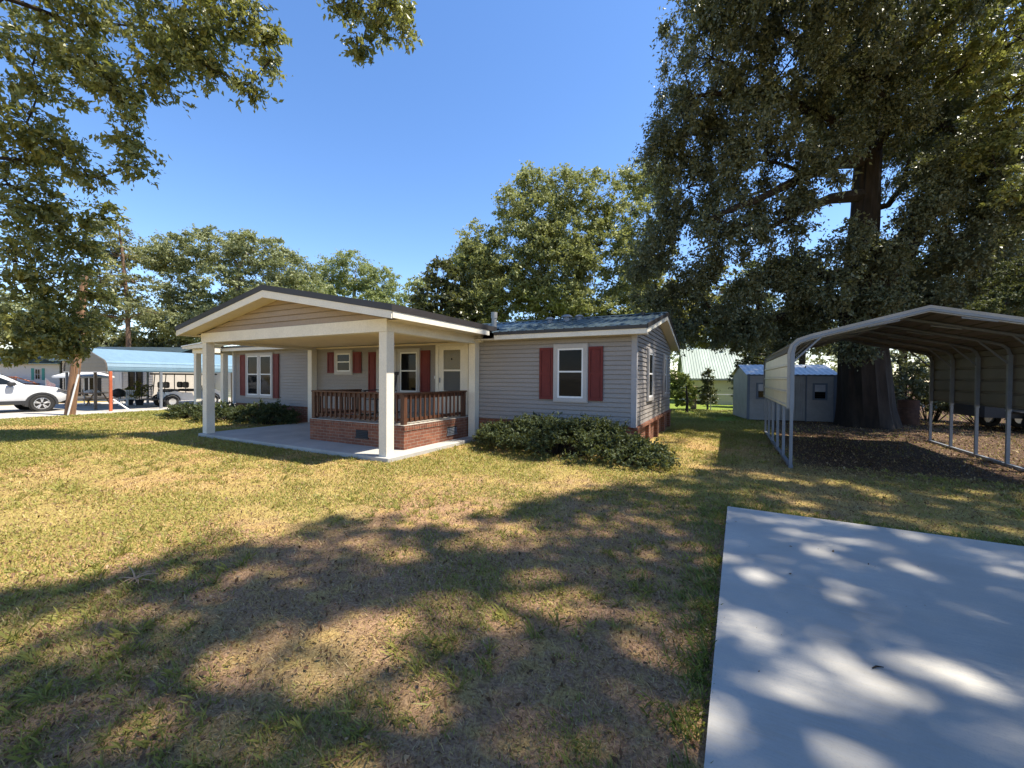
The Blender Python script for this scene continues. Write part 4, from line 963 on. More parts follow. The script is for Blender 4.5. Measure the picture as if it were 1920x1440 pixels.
# ================================================================== TREES
def B(u, v, d, r, ry=None, rz=None, k=60):
    p = at(u, v, d); return ((p.x, p.y, p.z), (r, ry or r, rz or r*.85), k)
def tree(name, label, base, trunk, trad, blobs, leaf, bark, size=.2, lai=2.6, cr=.6, asp=.5, limbs=None, group=None, twig=.35, lo=.45, filt=None, tr=.03, nolimb=False, **k):
    base = Vector(base); t = thing(name, label, 'tree', base, group)
    cl = blob_clumps(blobs, lo)
    if filt is not None: cl = cl[filt(cl)]
    cl = cl[cl[:, 2] > .25]
    area = sum(math.pi*b[1][0]*b[1][2] for b in blobs)
    per = max(6, int(lai*area/(size*size*asp*.5)/len(cl)))
    crown('crown', cl, M[leaf], t, size, per, cr, asp=asp, **k)
    lb = []
    if not nolimb:
        h = []
        tv = [Vector(p) for p in trunk]
        for i in range(len(tv)//3, len(tv)-1): h += [(tv[i].lerp(tv[i+1], q), max(.03, trad[i+1]*.55)) for q in (.0, .5, 1.)]
        for l_ in (limbs or []): h += [(Vector(p), l_[2]) for p in l_[0][2:]]
        todo = [Vector(b[0]) for b in blobs]
        while todo:
            c, (src, r0_) = min(((c, min(h, key=lambda q: (q[0]-c).length+max(0, q[0].z-c.z)*1.2)) for c in todo), key=lambda e: (e[1][0]-e[0]).length)
            todo.remove(c); r1_ = max(.012, r0_*.62); pts = bend(src, c, 5, -.05, .09); lb.append((pts, min(r0_, .14), r1_)); h += [(p, r1_) for p in pts[3:]]
    for l_ in (limbs or []): lb.append(l_)
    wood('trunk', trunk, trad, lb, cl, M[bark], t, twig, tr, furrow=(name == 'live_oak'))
    return t
P_ = lambda u, v, d: tuple(at(u, v, d))
# --- the big oak on the right
o0 = Vector((4.15, 17.55, 0))
otr = [(4.15, 17.55, -.1), (4.13, 17.55, .25), (4.10, 17.55, .8), (4.02, 17.5, 2.2), (3.93, 17.5, 3.4), P_(1612, 520, 13.6), P_(1622, 400, 13.6), P_(1628, 300, 13.6), P_(1640, 150, 13.6), P_(1668, -20, 13.6), P_(1680, -150, 13.4)]
orad = [.82, .76, .71, .66, .58, .46, .37, .33, .28, .2, .12]
olimb = [([P_(1625, 560, 13.6), P_(1690, 470, 13.5), P_(1730, 400, 13.4), P_(1790, 335, 13.3), P_(1890, 255, 13.2), P_(1990, 200, 13)], .44, .16),
         ([P_(1730, 410, 13.4), P_(1770, 380, 13.2), P_(1850, 330, 12.8), P_(1960, 290, 12.4)], .26, .10),
         ([P_(1622, 300, 13.6), P_(1570, 305, 13.3), P_(1510, 330, 13), P_(1430, 370, 12.6), P_(1330, 410, 12.4)], .24, .07),
         ([P_(1622, 365, 13.6), P_(1560, 372, 13.2), P_(1500, 395, 13), P_(1440, 430, 12.8)], .22, .06),
         ([P_(1610, 540, 13.6), P_(1575, 515, 13.5), P_(1562, 520, 13.4)], .30, .22),
         ([P_(1640, 390, 13.6), P_(1665, 385, 13.5), P_(1690, 350, 13.4), P_(1705, 300, 13.2)], .12, .05),
         ([P_(1635, 200, 13.6), P_(1560, 120, 13.2), P_(1470, 60, 12.8), P_(1380, 10, 12.4)], .2, .06),
         ([P_(1640, 180, 13.6), P_(1690, 100, 13.2), P_(1760, 10, 12.8)], .22, .1),
         ([P_(1632, 260, 13.6), P_(1500, 200, 13.2), P_(1400, 170, 13), P_(1300, 180, 12.8)], .2, .05)]
oak = tree('live_oak', 'huge live oak with thick dark trunk and drooping grey green crown beside the shed', o0, otr, orad,
     [B(1335, 110, 13.2, 1.9, k=70), B(1285, 240, 13.6, 1.2, k=38), B(1290, 350, 13.8, 1.25, k=40), B(1360, 430, 13.3, 1.6, k=52), B(1450, 190, 13, 2.1, k=75), B(1420, 300, 13.2, 1.8, k=55),
      B(1300, 540, 14.6, 1.0, k=26), B(1420, 545, 14.4, 1.4, k=40), B(1480, 590, 14.4, .9, k=24), B(1390, 10, 12.4, 2.0, k=70), B(1530, 60, 12, 2.1, k=75), B(1690, 50, 12.4, 2.1, k=70), B(1850, 90, 13, 2.0, k=64),
      B(1760, 240, 14, 1.5, k=44), B(1850, 420, 14, 1.5, k=46), B(1740, 490, 14, 1.1, k=30), B(1690, 555, 14, 1.0, k=28), B(1500, 500, 13.6, 1.0, k=28), B(1900, 510, 13.4, 1.5, k=44), B(1570, 210, 15, 1.5, k=46), B(1550, 590, 14.6, .9, k=24), B(1830, 560, 13.6, .9, k=24),
      B(1620, 140, 12.2, 1.1, k=34), B(1680, 215, 12.4, .9, k=24), B(1570, 265, 12.6, .7, k=18), B(1660, 480, 12.6, .7, k=20), B(1760, 330, 12.4, .9, k=26), B(1610, 640, 13, .6, k=16), B(1820, 300, 12.4, 1.2, k=36), B(1900, 260, 12.2, 1.2, k=36), B(1880, 380, 12.4, 1.1, k=32), B(1740, 400, 12.4, .8, k=20), B(1800, 470, 12.6, 1.0, k=28), B(1700, 290, 16, 1.8, k=40), B(1800, 190, 16.5, 2.2, k=50), B(1590, 120, 17, 2.2, k=50), B(1720, 60, 17, 2.2, k=50), ((3.1, 11.6, 11.4), (2.3, 3.0, .9), 46), ((.8, 10.5, 11.6), (1.6, 2.0, .7), 20), ((6.5, 20.2, 10.5), (2.2, 2.0, 1.5), 50), ((5.0, 19.4, 12.5), (2.0, 2.0, 1.5), 40), B(1215, 500, 14.2, .8, k=18), B(1260, 610, 14.8, .8, k=20), B(1340, 605, 14.6, 1.0, k=28), B(1410, 625, 14.6, .9, k=24), B(1480, 640, 14.6, .7, k=18), B(1550, 545, 13, .8, k=22), B(1650, 565, 12.8, .8, k=22), B(1710, 595, 12.8, .6, k=16), B(1770, 570, 12.8, .8, k=22), B(1600, 450, 12.6, .5, k=12), B(1530, 330, 12.6, .6, k=14), B(1470, 400, 13, .9, k=26), B(1230, 440, 14, .9, k=22), B(1250, 300, 13.8, .9, k=24), B(1230, 560, 15, .8, k=18), B(1600, -120, 11, 2.4, k=80), B(1420, -120, 11, 2.1, k=60), B(1800, -100, 11.5, 2.2, k=60), B(2050, 250, 12.5, 2.2, k=50), B(2050, 500, 12, 2., k=40)],  # world-placed clumps added to dapple the house wall and shade the shed roof
     'leaf_oak', 'bark', .105, 3.5, .46, .45, olimb, None, .4, .3, None, .03, False, droop=.55, up=.5, zs=1.15)
# --- broad sunlit tree behind the house
tree('broad_tree', 'broad sunlit olive green tree standing behind the house roof', (-7.9, 23, 0), [(-7.9, 23, 0), (-7.8, 23, 4), P_(1078, 560, 24.2), P_(1100, 470, 24.2), P_(1120, 400, 24.2)], [.5, .4, .33, .25, .12],
     [B(1020, 400, 24, 1.9), B(1110, 375, 24, 2.0), B(965, 385, 24, 1.3, k=36), B(950, 470, 24, 1.8), B(1180, 420, 24.4, 2.0), B(900, 450, 24, 1.2, k=34), B(890, 530, 23.6, 1.4, k=40), B(1050, 490, 23.4, 1.9), B(1160, 530, 24, 1.8), B(930, 545, 23.4, 1.2, k=34), B(1100, 600, 24, 1.7), B(920, 595, 23.8, 1.0, k=26), B(1190, 600, 24.5, 1.5), B(1040, 590, 24, 1.0, k=24), B(1210, 340, 25, 1.6), B(865, 565, 24, 1.2, k=34), B(985, 550, 24.4, 1.3, k=36), B(1130, 455, 23.4, 1.7), B(1010, 610, 24.5, 1.2, k=30), B(870, 600, 24, 1.1, k=28), B(1060, 430, 23.2, 1.5, k=44), B(960, 610, 23.4, 1.3, k=30), B(1150, 590, 23.2, 1.5, k=40), B(1060, 360, 24, 1.5, k=44), B(1000, 340, 24.4, .9, k=22), B(1210, 480, 24, 1.6, k=40), B(1220, 570, 24, 1.5, k=36), B(900, 500, 23.6, 1.4), B(950, 520, 23.2, 1.4), B(1010, 460, 23, 1.3), B(870, 500, 24, 1.0, k=28), B(1010, 555, 23.2, 1.2), B(1070, 560, 22.8, 1.3), B(905, 570, 23.2, 1.1), B(1080, 500, 22.8, 1.3)],
     'leaf_lit', 'bark', .155, 4.6, .6, .5, tr=.03, twig=.3, up=.4)
tree('magnolia_tree', 'dark glossy magnolia tree rising over the porch roof', P_(825, 745, 22.5)[:2]+(0,), [P_(825, 745, 22.5)[:2]+(0,), P_(825, 640, 22.5), P_(828, 560, 22.5)], [.2, .16, .08],
     [B(832, 515, 22.5, .95, k=34), B(808, 555, 22.5, 1.15, k=40), B(855, 570, 22.5, 1.2, k=40), B(790, 585, 22.5, .9, k=28), B(840, 620, 22.5, 1.4, k=40), B(880, 600, 22.3, .9, k=28)], 'leaf_dark', 'bark', .20, 5, .42, .45, tr=.02)
G1 = 'trees standing beyond the houses'
tree('domed_tree', 'wide dome shaped tree on the skyline left of the porch gable', P_(440, 735, 36)[:2]+(0,), [P_(440, 735, 36)[:2]+(0,), P_(435, 640, 36), P_(440, 560, 36), P_(450, 500, 36)], [.55, .45, .35, .15],
     [B(340, 480, 36, 2.6, rz=1.6), B(410, 465, 36, 2.8, rz=1.7), B(480, 470, 36, 2.6, rz=1.6), B(540, 505, 36, 2.2, rz=1.7), B(300, 485, 36, 1.6, rz=1.1, k=36), B(575, 545, 36, 1.9, k=40), B(350, 555, 35.5, 2.2), B(430, 540, 35.5, 2.6), B(510, 560, 35.5, 2.2), B(330, 600, 35, 2.4), B(400, 610, 35, 2.6)],
     'leaf_far', 'barklt', .21, 5.4, .8, .5, group=G1, twig=.3, tr=.035, up=.4)
tree('pale_tree', 'pale green rounded tree on the skyline above the porch ridge', P_(660, 730, 46)[:2]+(0,), [P_(660, 730, 46)[:2]+(0,), P_(660, 620, 46), P_(665, 540, 46)], [.45, .35, .15],
     [B(625, 520, 46, 2.5), B(665, 510, 46, 2.6), B(705, 530, 46, 2.4), B(735, 560, 46, 2.0, k=40), B(600, 545, 46, 2.2), B(650, 570, 45, 3), B(700, 580, 45, 3)], 'leaf_pale', 'barklt', .23, 3.4, .9, .5, group=G1, up=.9)
tree('pale_tree', 'small pale tree between the rounded tree and the magnolia', P_(775, 735, 40)[:2]+(0,), [P_(775, 735, 40)[:2]+(0,), P_(775, 640, 40), P_(775, 570, 40)], [.3, .24, .1],
     [B(780, 545, 40, 1.4, k=36), B(765, 580, 40, 1.8), B(800, 590, 40, 1.8)], 'leaf_pale', 'barklt', .26, 3.2, .7, .5, group=G1)
tree('pine_tree', 'tall pine with bare lower trunk and flat boughs above the blue carport roof', P_(241, 742, 30)[:2]+(0,), [P_(241, 742, 30)[:2]+(0,), P_(241, 640, 30), P_(238, 560, 30), P_(230, 480, 30), P_(222, 420, 30)], [.17, .15, .13, .1, .04],
     [B(205, 440, 30, 1.5, rz=.9, k=34), B(225, 480, 30, 1.8, rz=.9, k=40), B(190, 520, 30, 1.6, rz=.8, k=34), B(250, 530, 30, 1.6, rz=.7, k=34), B(215, 560, 30, 1.8, rz=.7, k=34), B(268, 585, 30, 1.5, rz=.6, k=30), B(190, 590, 30, 1.5, rz=.6, k=30), B(180, 470, 30, 1.4, rz=.8, k=28)], 'leaf_pine', 'barkpine', .24, 3.4, .6, .32, group=G1, droop=.1, twig=.5, tr=.03)
fill = [('background_tree', 'olive tree at the far left behind the white car', 30, 590, 44, 3.4, 'leaf_far'), ('background_tree', 'olive tree left of the wooden utility pole', 120, 600, 42, 3.0, 'leaf_far'), ('background_tree', 'low dark tree right of the pine trunk', 290, 630, 39, 2.4, 'leaf_pine'),
        ('background_tree', 'low dark tree directly over the blue carport roof', 200, 635, 40, 2.4, 'leaf_dark'), ('background_tree', 'dark tree under the dome shaped tree', 350, 645, 38, 2.6, 'leaf_dark'), ('background_tree', 'dark tree against the left end of the porch eave', 430, 640, 40, 2.6, 'leaf_dark')]
for nm_, lb_, u, v, d, r, m_ in fill:
    tree(nm_, lb_, P_(u, 735, d)[:2]+(0,), [P_(u, 735, d)[:2]+(0,), P_(u, 680, d), P_(u, v, d)], [.3, .25, .1], [B(u, v, d, r, k=50), B(u-45, v+20, d, r*.7, k=30), B(u+40, v+25, d+.6, r*.75, k=34), B(u+5, v+45, d-.6, r*.8, k=34)], m_, 'bark', .30, 4.6, .8, .5, group=G1, twig=.2)
# --- yellow green trees behind the cottage and the oak
G2 = 'woodland trees behind the cottage and shed'
rear = [('yellow green tree just above the right end of the house roof', 1240, 560, 31, [(0, 0, 2.4), (-40, -30, 1.8), (40, 20, 2), (10, 60, 2.2)], 'leaf_yel'), ('yellow green tree over the left end of the cottage roof', 1320, 600, 34, [(0, 0, 2.4), (30, -50, 2.2), (-30, 20, 2), (30, 30, 2)], 'leaf_yel'),
        ('olive tree over the right end of the cottage roof', 1410, 590, 33, [(0, 0, 2.2), (20, -60, 2.), (40, 30, 2.), (-20, 40, 2)], 'leaf_lit'), ('tall thin crowned tree seen through the oak left of its trunk', 1500, 520, 30, [(0, 0, 1.8), (30, 60, 2.), (-50, 80, 2), (20, 110, 2)], 'leaf_lit'),
        ('yellow green tree seen through the oak right of its trunk', 1690, 540, 28, [(0, 0, 1.8), (40, -60, 1.7), (60, 50, 2), (-30, 70, 2)], 'leaf_yel'), ('leafy tree behind the carport peak', 1800, 560, 27, [(0, 0, 2.), (50, -50, 1.8), (-40, 60, 2), (70, 60, 2)], 'leaf_yel'),
        ('tall tree behind the oak limb near the right edge', 1850, 360, 27, [(0, 0, 2.2), (60, -70, 2.2), (-60, -60, 1.8), (80, 80, 2.2)], 'leaf_yel')]
for lb_, u, v, d, bl, m_ in rear:
    tree('woodland_tree', lb_, P_(u, 745, d)[:2]+(0,), [P_(u, 745, d)[:2]+(0,), P_(u+5, 660, d), P_(u+2, v+40, d), P_(u, v, d)], [.24, .2, .15, .06], [B(u+a, v+b, d, r, k=44) for a, b, r in bl], m_, 'bark', .26, 3.6, .75, .5, group=G2, twig=.25)
# --- left foreground tree, trunk outside the frame
l0 = (-15.6, .4, 0)
ltr = [l0, (-15.55, .45, 1.5), (-15.3, .7, 3.5), (-15.0, 1.0, 5.2), (-14.6, 1.5, 7.2), (-14.2, 2.0, 9.5)]
lbl = [B(40, 370, 9.6, .85, k=34), B(105, 425, 10, .8, k=32), B(30, 490, 9.5, .85, k=34), B(115, 540, 10, .75, k=28), B(160, 600, 10.3, .45, k=14), B(55, 600, 9.6, .8, k=30), B(30, 650, 9.6, .42, k=14), B(120, 655, 10.2, .3, k=8), B(150, 655, 10.3, .22, k=5), B(165, 465, 10.5, .5, k=18), B(190, 555, 10.6, .3, k=7), B(185, 400, 10.4, .35, k=8), B(90, 640, 10, .4, k=12),
       B(60, 120, 9, .95, k=40), B(150, 50, 9, .95, k=42), B(250, 50, 9, .95, k=40), B(340, 50, 9, .85, k=36), B(430, 40, 9, .8, k=34), B(490, 60, 9, .42, k=16), B(505, 115, 9, .22, k=6), B(465, 160, 9, .28, k=8), B(50, 230, 9, .8, k=32), B(120, 290, 9.2, .55, k=16), B(235, 245, 9.2, .5, k=18), B(255, 310, 9.2, .32, k=9), B(290, 150, 9, .4, k=14), B(390, 125, 9, .42, k=14), B(225, 170, 9.1, .5, k=18), B(35, 310, 9.5, .7, k=24), B(170, 335, 9.5, .35, k=9), B(330, 100, 9, .6, k=22), B(180, 130, 9, .6, k=22),
       B(640, 5, 9.5, .35, k=12), B(700, 30, 9.5, .48, k=18), B(748, 15, 9.5, .34, k=12), B(680, 85, 9.5, .28, k=9), B(765, 55, 9.5, .22, k=6), B(690, -60, 9.5, .7, k=20), B(560, -90, 9.3, .9, k=24), B(400, -110, 9, 1.3, k=34), B(200, -130, 8.8, 1.5, k=40), B(0, -60, 8.8, 1.3, k=36), B(-150, 150, 8.8, 1.5, k=40), B(-160, 400, 9, 1.5, k=40), B(-120, 600, 9, 1.1, k=28)]
tree('maple_tree', 'leafy tree hanging in from the upper left over the lawn', l0, ltr, [.42, .36, .32, .28, .2, .1], lbl, 'leaf_near', 'bark', .125, 2.35, .36, .42,
     [(bend((-14.6, 1.5, 7.2), at(420, -160, 9), 6, -.05, .05), .09, .05), (bend(at(420, -160, 9), at(700, 10, 9.5), 5, -.04, .05), .045, .014), (bend((-15.0, 1.0, 5.2), at(60, 300, 9.4), 5, -.05, .05), .07, .03)], None, .5, .25, None, .018, droop=.5, up=.4, zs=.9)
# --- tree reaching in at the right edge, and the cedar over the carport
tree('leafy_tree', 'greener leafy tree reaching in at the upper right edge', (10.6, 9.5, 0), [(10.6, 9.5, 0), (10.5, 9.6, 2.5), (10.2, 9.9, 5), (9.8, 10.4, 8), (9.5, 10.8, 11)], [.34, .28, .24, .18, .06],
     [B(1880, 60, 11, .95, k=36), B(1800, 130, 11.5, .75, k=28), B(1895, 190, 11, .75, k=28), B(1760, 40, 11.5, .7, k=24), B(1860, 285, 11.4, .6, k=20), B(1960, 120, 10.6, 1.2, k=34), B(1990, 330, 10.4, 1.2, k=30), B(1900, 350, 11.2, .5, k=14)], 'leaf_near', 'bark', .125, 3.0, .34, .5, droop=.4)
tree('cedar_tree', 'dark bluish cedar bough drooping over the right end of the carport roof', (6.7, 10.6, 0), [(6.7, 10.6, 0), (6.65, 10.65, 1.5), (6.5, 10.8, 3.2), (6.4, 10.9, 5)], [.16, .14, .1, .03],
     [B(1895, 555, 8, .36, k=22), B(1850, 575, 7.9, .22, k=12), B(1945, 560, 7.8, .5, k=26), B(1910, 520, 8.4, .45, k=24), B(1990, 500, 7.8, .7, k=30), B(2040, 600, 7.4, .8, k=34), B(1880, 590, 7.8, .2, k=10)], 'leaf_bush', 'bark', .05, 2.6, .16, .4, droop=.5, lo=.2)
# --- unseen tree over the camera, crown shaped to leave light patches on the lawn
bxY = [-6, -2, .2, .83, 1.57, 2.49, 2.96, 3.15, 3.69, 4.31, 4.94, 6, 7.2, 10]; bxX = [-6.5, -5.6, -5.0, -4.5, -4.55, -4.15, -3.95, -2.95, -2.6, -2.3, -2.3, -1.5, -.6, -.3]
LIT = [(715, 1022, 75, 22, .2), (510, 1078, 48, 20, -.1), (640, 1150, 40, 16, 0), (500, 1270, 130, 50, -.35), (890, 1195, 55, 34, 0), (1000, 1140, 45, 32, 0), (1095, 1120, 34, 22, 0), (1210, 978, 34, 13, 0), (1000, 1022, 25, 12, 0), (1150, 1262, 52, 44, 0), (1300, 1225, 40, 14, 0), (830, 1330, 60, 40, 0), (985, 985, 28, 10, 0), (660, 1380, 60, 30, 0), (300, 1370, 60, 26, 0), (1585, 1080, 125, 20, .22), (1435, 995, 55, 15, .1), (1465, 1020, 32, 12, .1), (1545, 1020, 38, 12, 0), (1755, 1030, 50, 13, .2), (1555, 1200, 58, 24, .1), (1685, 1262, 72, 26, .1), (1430, 1260, 50, 40, .3), (1385, 1320, 42, 32, .3), (1700, 1310, 46, 18, .1), (1610, 995, 40, 9, .1), (1180, 905, 30, 8, 0), (1360, 897, 30, 8, 0), (1650, 930, 70, 8, .1), (1850, 960, 50, 12, .1), (1480, 900, 40, 7, 0), (1020, 890, 60, 12, 0), (90, 1300, 60, 20, 0)]
def project(G):
    G = np.asarray(G); d = G-np.array([0, 0, EYE]); R_ = np.array(rr_); U_ = np.array(uu_); Fv = np.array(FWD)
    z = d@Fv; return 960+F*(d@R_)/z, 720-F*(d@U_)/z, z
def shade_ok(cl):
    k = cl[:, 2]/SUN.z; G = cl-np.outer(k, np.array(SUN)); ok = G[:, 0] > np.interp(G[:, 1], bxY, bxX)+.22
    u, v, z = project(G)
    for i_, (cu, cv, a, b, an) in enumerate(LIT):
        q_ = .62 if i_ >= 15 else .9; mg_ = (12 if i_ < 26 else 4) if i_ >= 15 else 36; a, b = a*q_, b*q_
        du, dv_ = u-cu, v-cv; x = du*math.cos(an)+dv_*math.sin(an); y = -du*math.sin(an)+dv_*math.cos(an)
        zz = np.maximum(z, .5); ok &= ~((z > .3) & ((x/(a+mg_/zz))**2+(y/(b+mg_*EYE/zz**2))**2 < 1))
    return ok
sblobs = []
n = 1700
gx = rng.uniform(-5.6, 6.5, n*2); gy = rng.uniform(-3.5, 9.5, n*2); hh = rng.uniform(9.5, 14.5, n*2)
cl = np.stack([gx+hh*SUN.x/SUN.z, gy+hh*SUN.y/SUN.z, hh], 1); cl = cl[shade_ok(cl)]
u, v, z = project(cl); cl = cl[(z < .2) | (v < -60) | (u > 1990) | (u < -60)]
tt = thing('shade_tree', 'unseen tall tree beside the concrete pad whose crown shades the near lawn', 'tree', (7.6, 3.2, 0))
crown('crown', cl, M['leaf_near'], tt, .17, 36, .44, asp=.5, zs=.6, up=1.1)
s_tr = [(7.6, 3.2, 0), (7.55, 3.2, 2), (7.4, 3.3, 4.2), (7.3, 3.4, 7.4), (7.2, 3.5, 10.2), (7.0, 3.5, 13.0)]
s_lm = [(bend(s_tr[i], p, 6, -.04, .06), .17, .04) for i, p in ((2, (3.2, 4.4, 10.2)), (3, (5.0, 7.6, 11)), (3, (5.4, .4, 11)), (4, (10, 7.4, 12)), (4, (2.2, 2.4, 11.8)), (3, (10.4, -.2, 11)), (4, (7.0, 9.8, 11.6)))]
wood('trunk', s_tr, [.4, .34, .3, .26, .2, .08], s_lm, cl, M['bark'], tt, .5, .02)

# ================================================================== SHRUBS
def shrub(name, label, c, r, h, k, m_, size, lai, cr, group=None, sprays=0, asp=.45, **kw):
    t = thing(name, label, 'shrub', (c[0], c[1], 0), group); cl = []
    for i in range(k):
        a = random.uniform(0, 2*math.pi); q = random.random()**.5; z = h*(1-q**3*.62)*random.uniform(.45, 1.0)
        cl.append((c[0]+r[0]*q*math.cos(a), c[1]+r[1]*q*math.sin(a), max(.07, z)))
    cl = np.array(cl); area = math.pi*r[0]*r[1]*.5+r[0]*2*h*.8
    per = max(10, int(lai*area/(size*size*asp*.5)/k)); crown('foliage', cl, M[m_], t, size, per, cr, asp=asp, **kw)
    mb = MB()
    for q in cl[::2]:
        b0 = Vector((c[0]+(q[0]-c[0])*.25, c[1]+(q[1]-c[1])*.25, 0)); mb.tube(bend(b0, q, 3, -.1, .06), [.012, .010, .007, .004], 4, False)
        e = Vector(q)+Vector((random.uniform(-.5, .5), random.uniform(-.5, .5), random.uniform(.1, .5)))*cr*1.3; mb.tube([q, e], [.004, .002], 3, False)
    obj('stems', mb, M['bark'], t)
    return t
shrub('spreading_shrub', 'wide dark green spreading shrub under the front window', (-3.05, 7.72), (2.0, .85), .74, 230, 'leaf_bush', .062, 4.2, .2, zs=.8, up=.7, outw=.8, droop=-.1)
shrub('spreading_shrub', 'low grey green shrub sprawling around the house corner', (-1.4, 7.5), (.66, .6), .40, 70, 'leaf_bush', .056, 3.6, .16, zs=.8, up=.7, outw=.8, droop=-.1)
shrub('spreading_shrub', 'dark shaded shrub under the double window beside the patio', (-13.1, 7.85), (1.3, .65), .68, 90, 'leaf_bush', .075, 3.8, .22, up=.7, outw=.8, droop=-.1)
shrub('spreading_shrub', 'sunlit green shrub just behind the outer porch post', (-15.2, 7.6), (.95, .75), .62, 64, 'leaf_bush', .08, 3.4, .22, up=.7, outw=.8, droop=-.1)
shrub('spreading_shrub', 'small green shrub nearest the blue roofed carport', (-17.1, 7.5), (.7, .6), .55, 44, 'leaf_bush', .08, 3.4, .22, up=.7, outw=.8, droop=-.1)
tree('small_tree', 'bright green rounded shrub tree beside the far end of the house', (-1.62, 20.3, 0), [(-1.62, 20.3, 0), (-1.6, 20.3, .5), (-1.65, 20.3, 1.2)], [.07, .055, .03], [B(1275, 715, 20.2, .55, k=30), B(1268, 735, 20, .5, k=24), B(1290, 735, 20.2, .45, k=22), B(1255, 710, 20.4, .6, k=24), B(1282, 752, 20.1, .4, k=14)], 'leaf_bright', 'bark', .11, 7.5, .22, .5, tr=.015)
yt = P_(1327, 735, 20.5)
tree('young_evergreen', 'slim dark young evergreen standing in front of the cream cottage', (yt[0], yt[1], 0), [(yt[0], yt[1], 0), (yt[0], yt[1], 1.0), (yt[0], yt[1], 1.95)], [.05, .04, .015], [((yt[0], yt[1], .45), (.52, .52, .4), 40), ((yt[0], yt[1], 1.0), (.46, .46, .45), 44), ((yt[0], yt[1], 1.5), (.32, .32, .35), 26), ((yt[0], yt[1], 1.9), (.14, .14, .22), 8)], 'leaf_dark', 'bark', .09, 6, .17, .4, tr=.01, lo=.3)
jt = P_(1396, 745, 22.5)
tree('juniper_tree', 'dark columnar juniper between the cottage and the shed', (jt[0], jt[1], 0), [(jt[0], jt[1], 0), (jt[0], jt[1], 1.5), (jt[0], jt[1], 3.3)], [.12, .1, .03], [((jt[0], jt[1], .8), (.65, .65, .8), 60), ((jt[0], jt[1], 1.8), (.75, .75, .8), 70), ((jt[0]+.45, jt[1], 2.7), (1.0, .9, .75), 80), ((jt[0]+1.1, jt[1]+.3, 3.3), (1.1, 1.0, .7), 80)], 'leaf_dark', 'bark', .11, 5.5, .26, .4, tr=.01, lo=.2)
G3 = 'undergrowth shrubs behind the carport'
for i, (lb_, x, y, r, h, m_) in enumerate((('leafy undergrowth shrub right of the oak trunk', 5.9, 20.6, 1.0, 2.6, 'leaf_oak'), ('dense shrub behind the rusty drum', 6.9, 21.4, 1.2, 2.2, 'leaf_dark'), ('low shrub seen under the carport side panel', 8.2, 21.0, 1.2, 1.6, 'leaf_oak'), ('dark shrub behind the trailer', 10.0, 20.8, 1.3, 2.0, 'leaf_dark'), ('dark shrub behind the trailer wheels at the right edge', 12.2, 20.6, 1.4, 2.0, 'leaf_dark'))):
    shrub('undergrowth_shrub', lb_, (x, y), (r, r*.8), h, 70, m_, .12, 3.0, .32, G3)
# far-off wood closing the horizon
cl = []
for i in range(1500):
    u = random.uniform(-250, 2250); d = random.uniform(52, 75); p = at(u, 715, d); hmax = 4.5+4.5*float(vn(u, 0, .01)); cl.append((p.x, p.y, random.uniform(.3, 1)*hmax))
fw_ = crown('far_woods', np.array(cl), M['leaf_far'], None, .42, 46, 1.3, zs=.9); fw_['kind'] = 'stuff'; fw_['label'] = 'far off woods closing the view behind the houses'

# ================================================================== GRASS
def spread(n, d0, d1, power=1.0):
    d = (d0**power+(d1**power-d0**power)*rng.random(n))**(1/power); xc = rng.uniform(-1.32, 1.32, n)*d
    return xc*rr0x-d*math.sin(YAW), xc*math.sin(YAW)+d*math.cos(YAW), d
rr0x = math.cos(YAW)
def free(x, y):
    k = ~((x > .01-.0226*(5.41-y)) & (y < 5.43) & (x < 6.3)); k &= ~((x > -11.86) & (x < -5.33) & (y > 5.4)); k &= ~((x > XL) & (x < XR+.1) & (y > YF-.02) & (y < YB)); k &= x > -21.8
    return k
def blades(name, x, y, h, wd, lean, m, tint, z=0.):
    n = len(x); a = rng.uniform(0, 2*math.pi, n); le = np.clip(lean*(.4+.9*rng.random(n)), 0, 1.45)
    dx, dy = np.cos(a), np.sin(a); hh = h*(.5+.9*rng.random(n)); V = np.empty((n, 4, 3)); px, py = -dy*wd*.5, dx*wd*.5
    hx = np.sin(le)*hh; hz = np.cos(le)*hh
    V[:, 0] = np.stack([x+px, y+py, np.full(n, z)], 1); V[:, 1] = np.stack([x-px, y-py, np.full(n, z)], 1)
    V[:, 2] = np.stack([x+dx*hx*.45-px*.8, y+dy*hx*.45-py*.8, z+hz*.62], 1); V[:, 3] = np.stack([x+dx*hx, y+dy*hx, z+hz*.9+.003], 1)
    o = quads_object(name, V.reshape(-1, 3), tint, m); o['kind'] = 'stuff'; return o
mg = leafmat('lawn_grass', (.155, .16, .034), (.35, .32, .078), (.50, .40, .14), .35, .5, .3)
mt = leafmat('dry_thatch', (.21, .125, .056), (.46, .315, .130), (.58, .44, .23), .15, .7, .15)
mgd = leafmat('dark_edge_grass', (.085, .115, .022), (.20, .23, .05), (.36, .30, .10), .35, .45, .3)
litter = lambda x, y: (x > 1.2) & (y > 9.0)
x, y, d = spread(280000, 1.5, 15, 1.15); k = free(x, y) & ~((litter(x, y)) & (rng.random(len(x)) > .1)); x, y, d = x[k], y[k], d[k]
o = blades('dry_thatch', x, y, .028+.0022*d, .0022+.0011*d, 1.42, mt, rng.random(len(x))); o['label'] = 'dry tan grass thatch lying over the lawn'
x, y, d = spread(640000, 1.5, 20, 1.2); dens = vn(x, y, .55)*.5+vn2(x, y, 1.9)*.5; thr = np.interp(d, [1.5, 4, 8, 20], [.56, .53, .42, .33])
k = free(x, y) & (dens > thr+rng.normal(size=len(x))*.07) & ~(litter(x, y) & (rng.random(len(x)) > .03)); x, y, d = x[k], y[k], d[k]
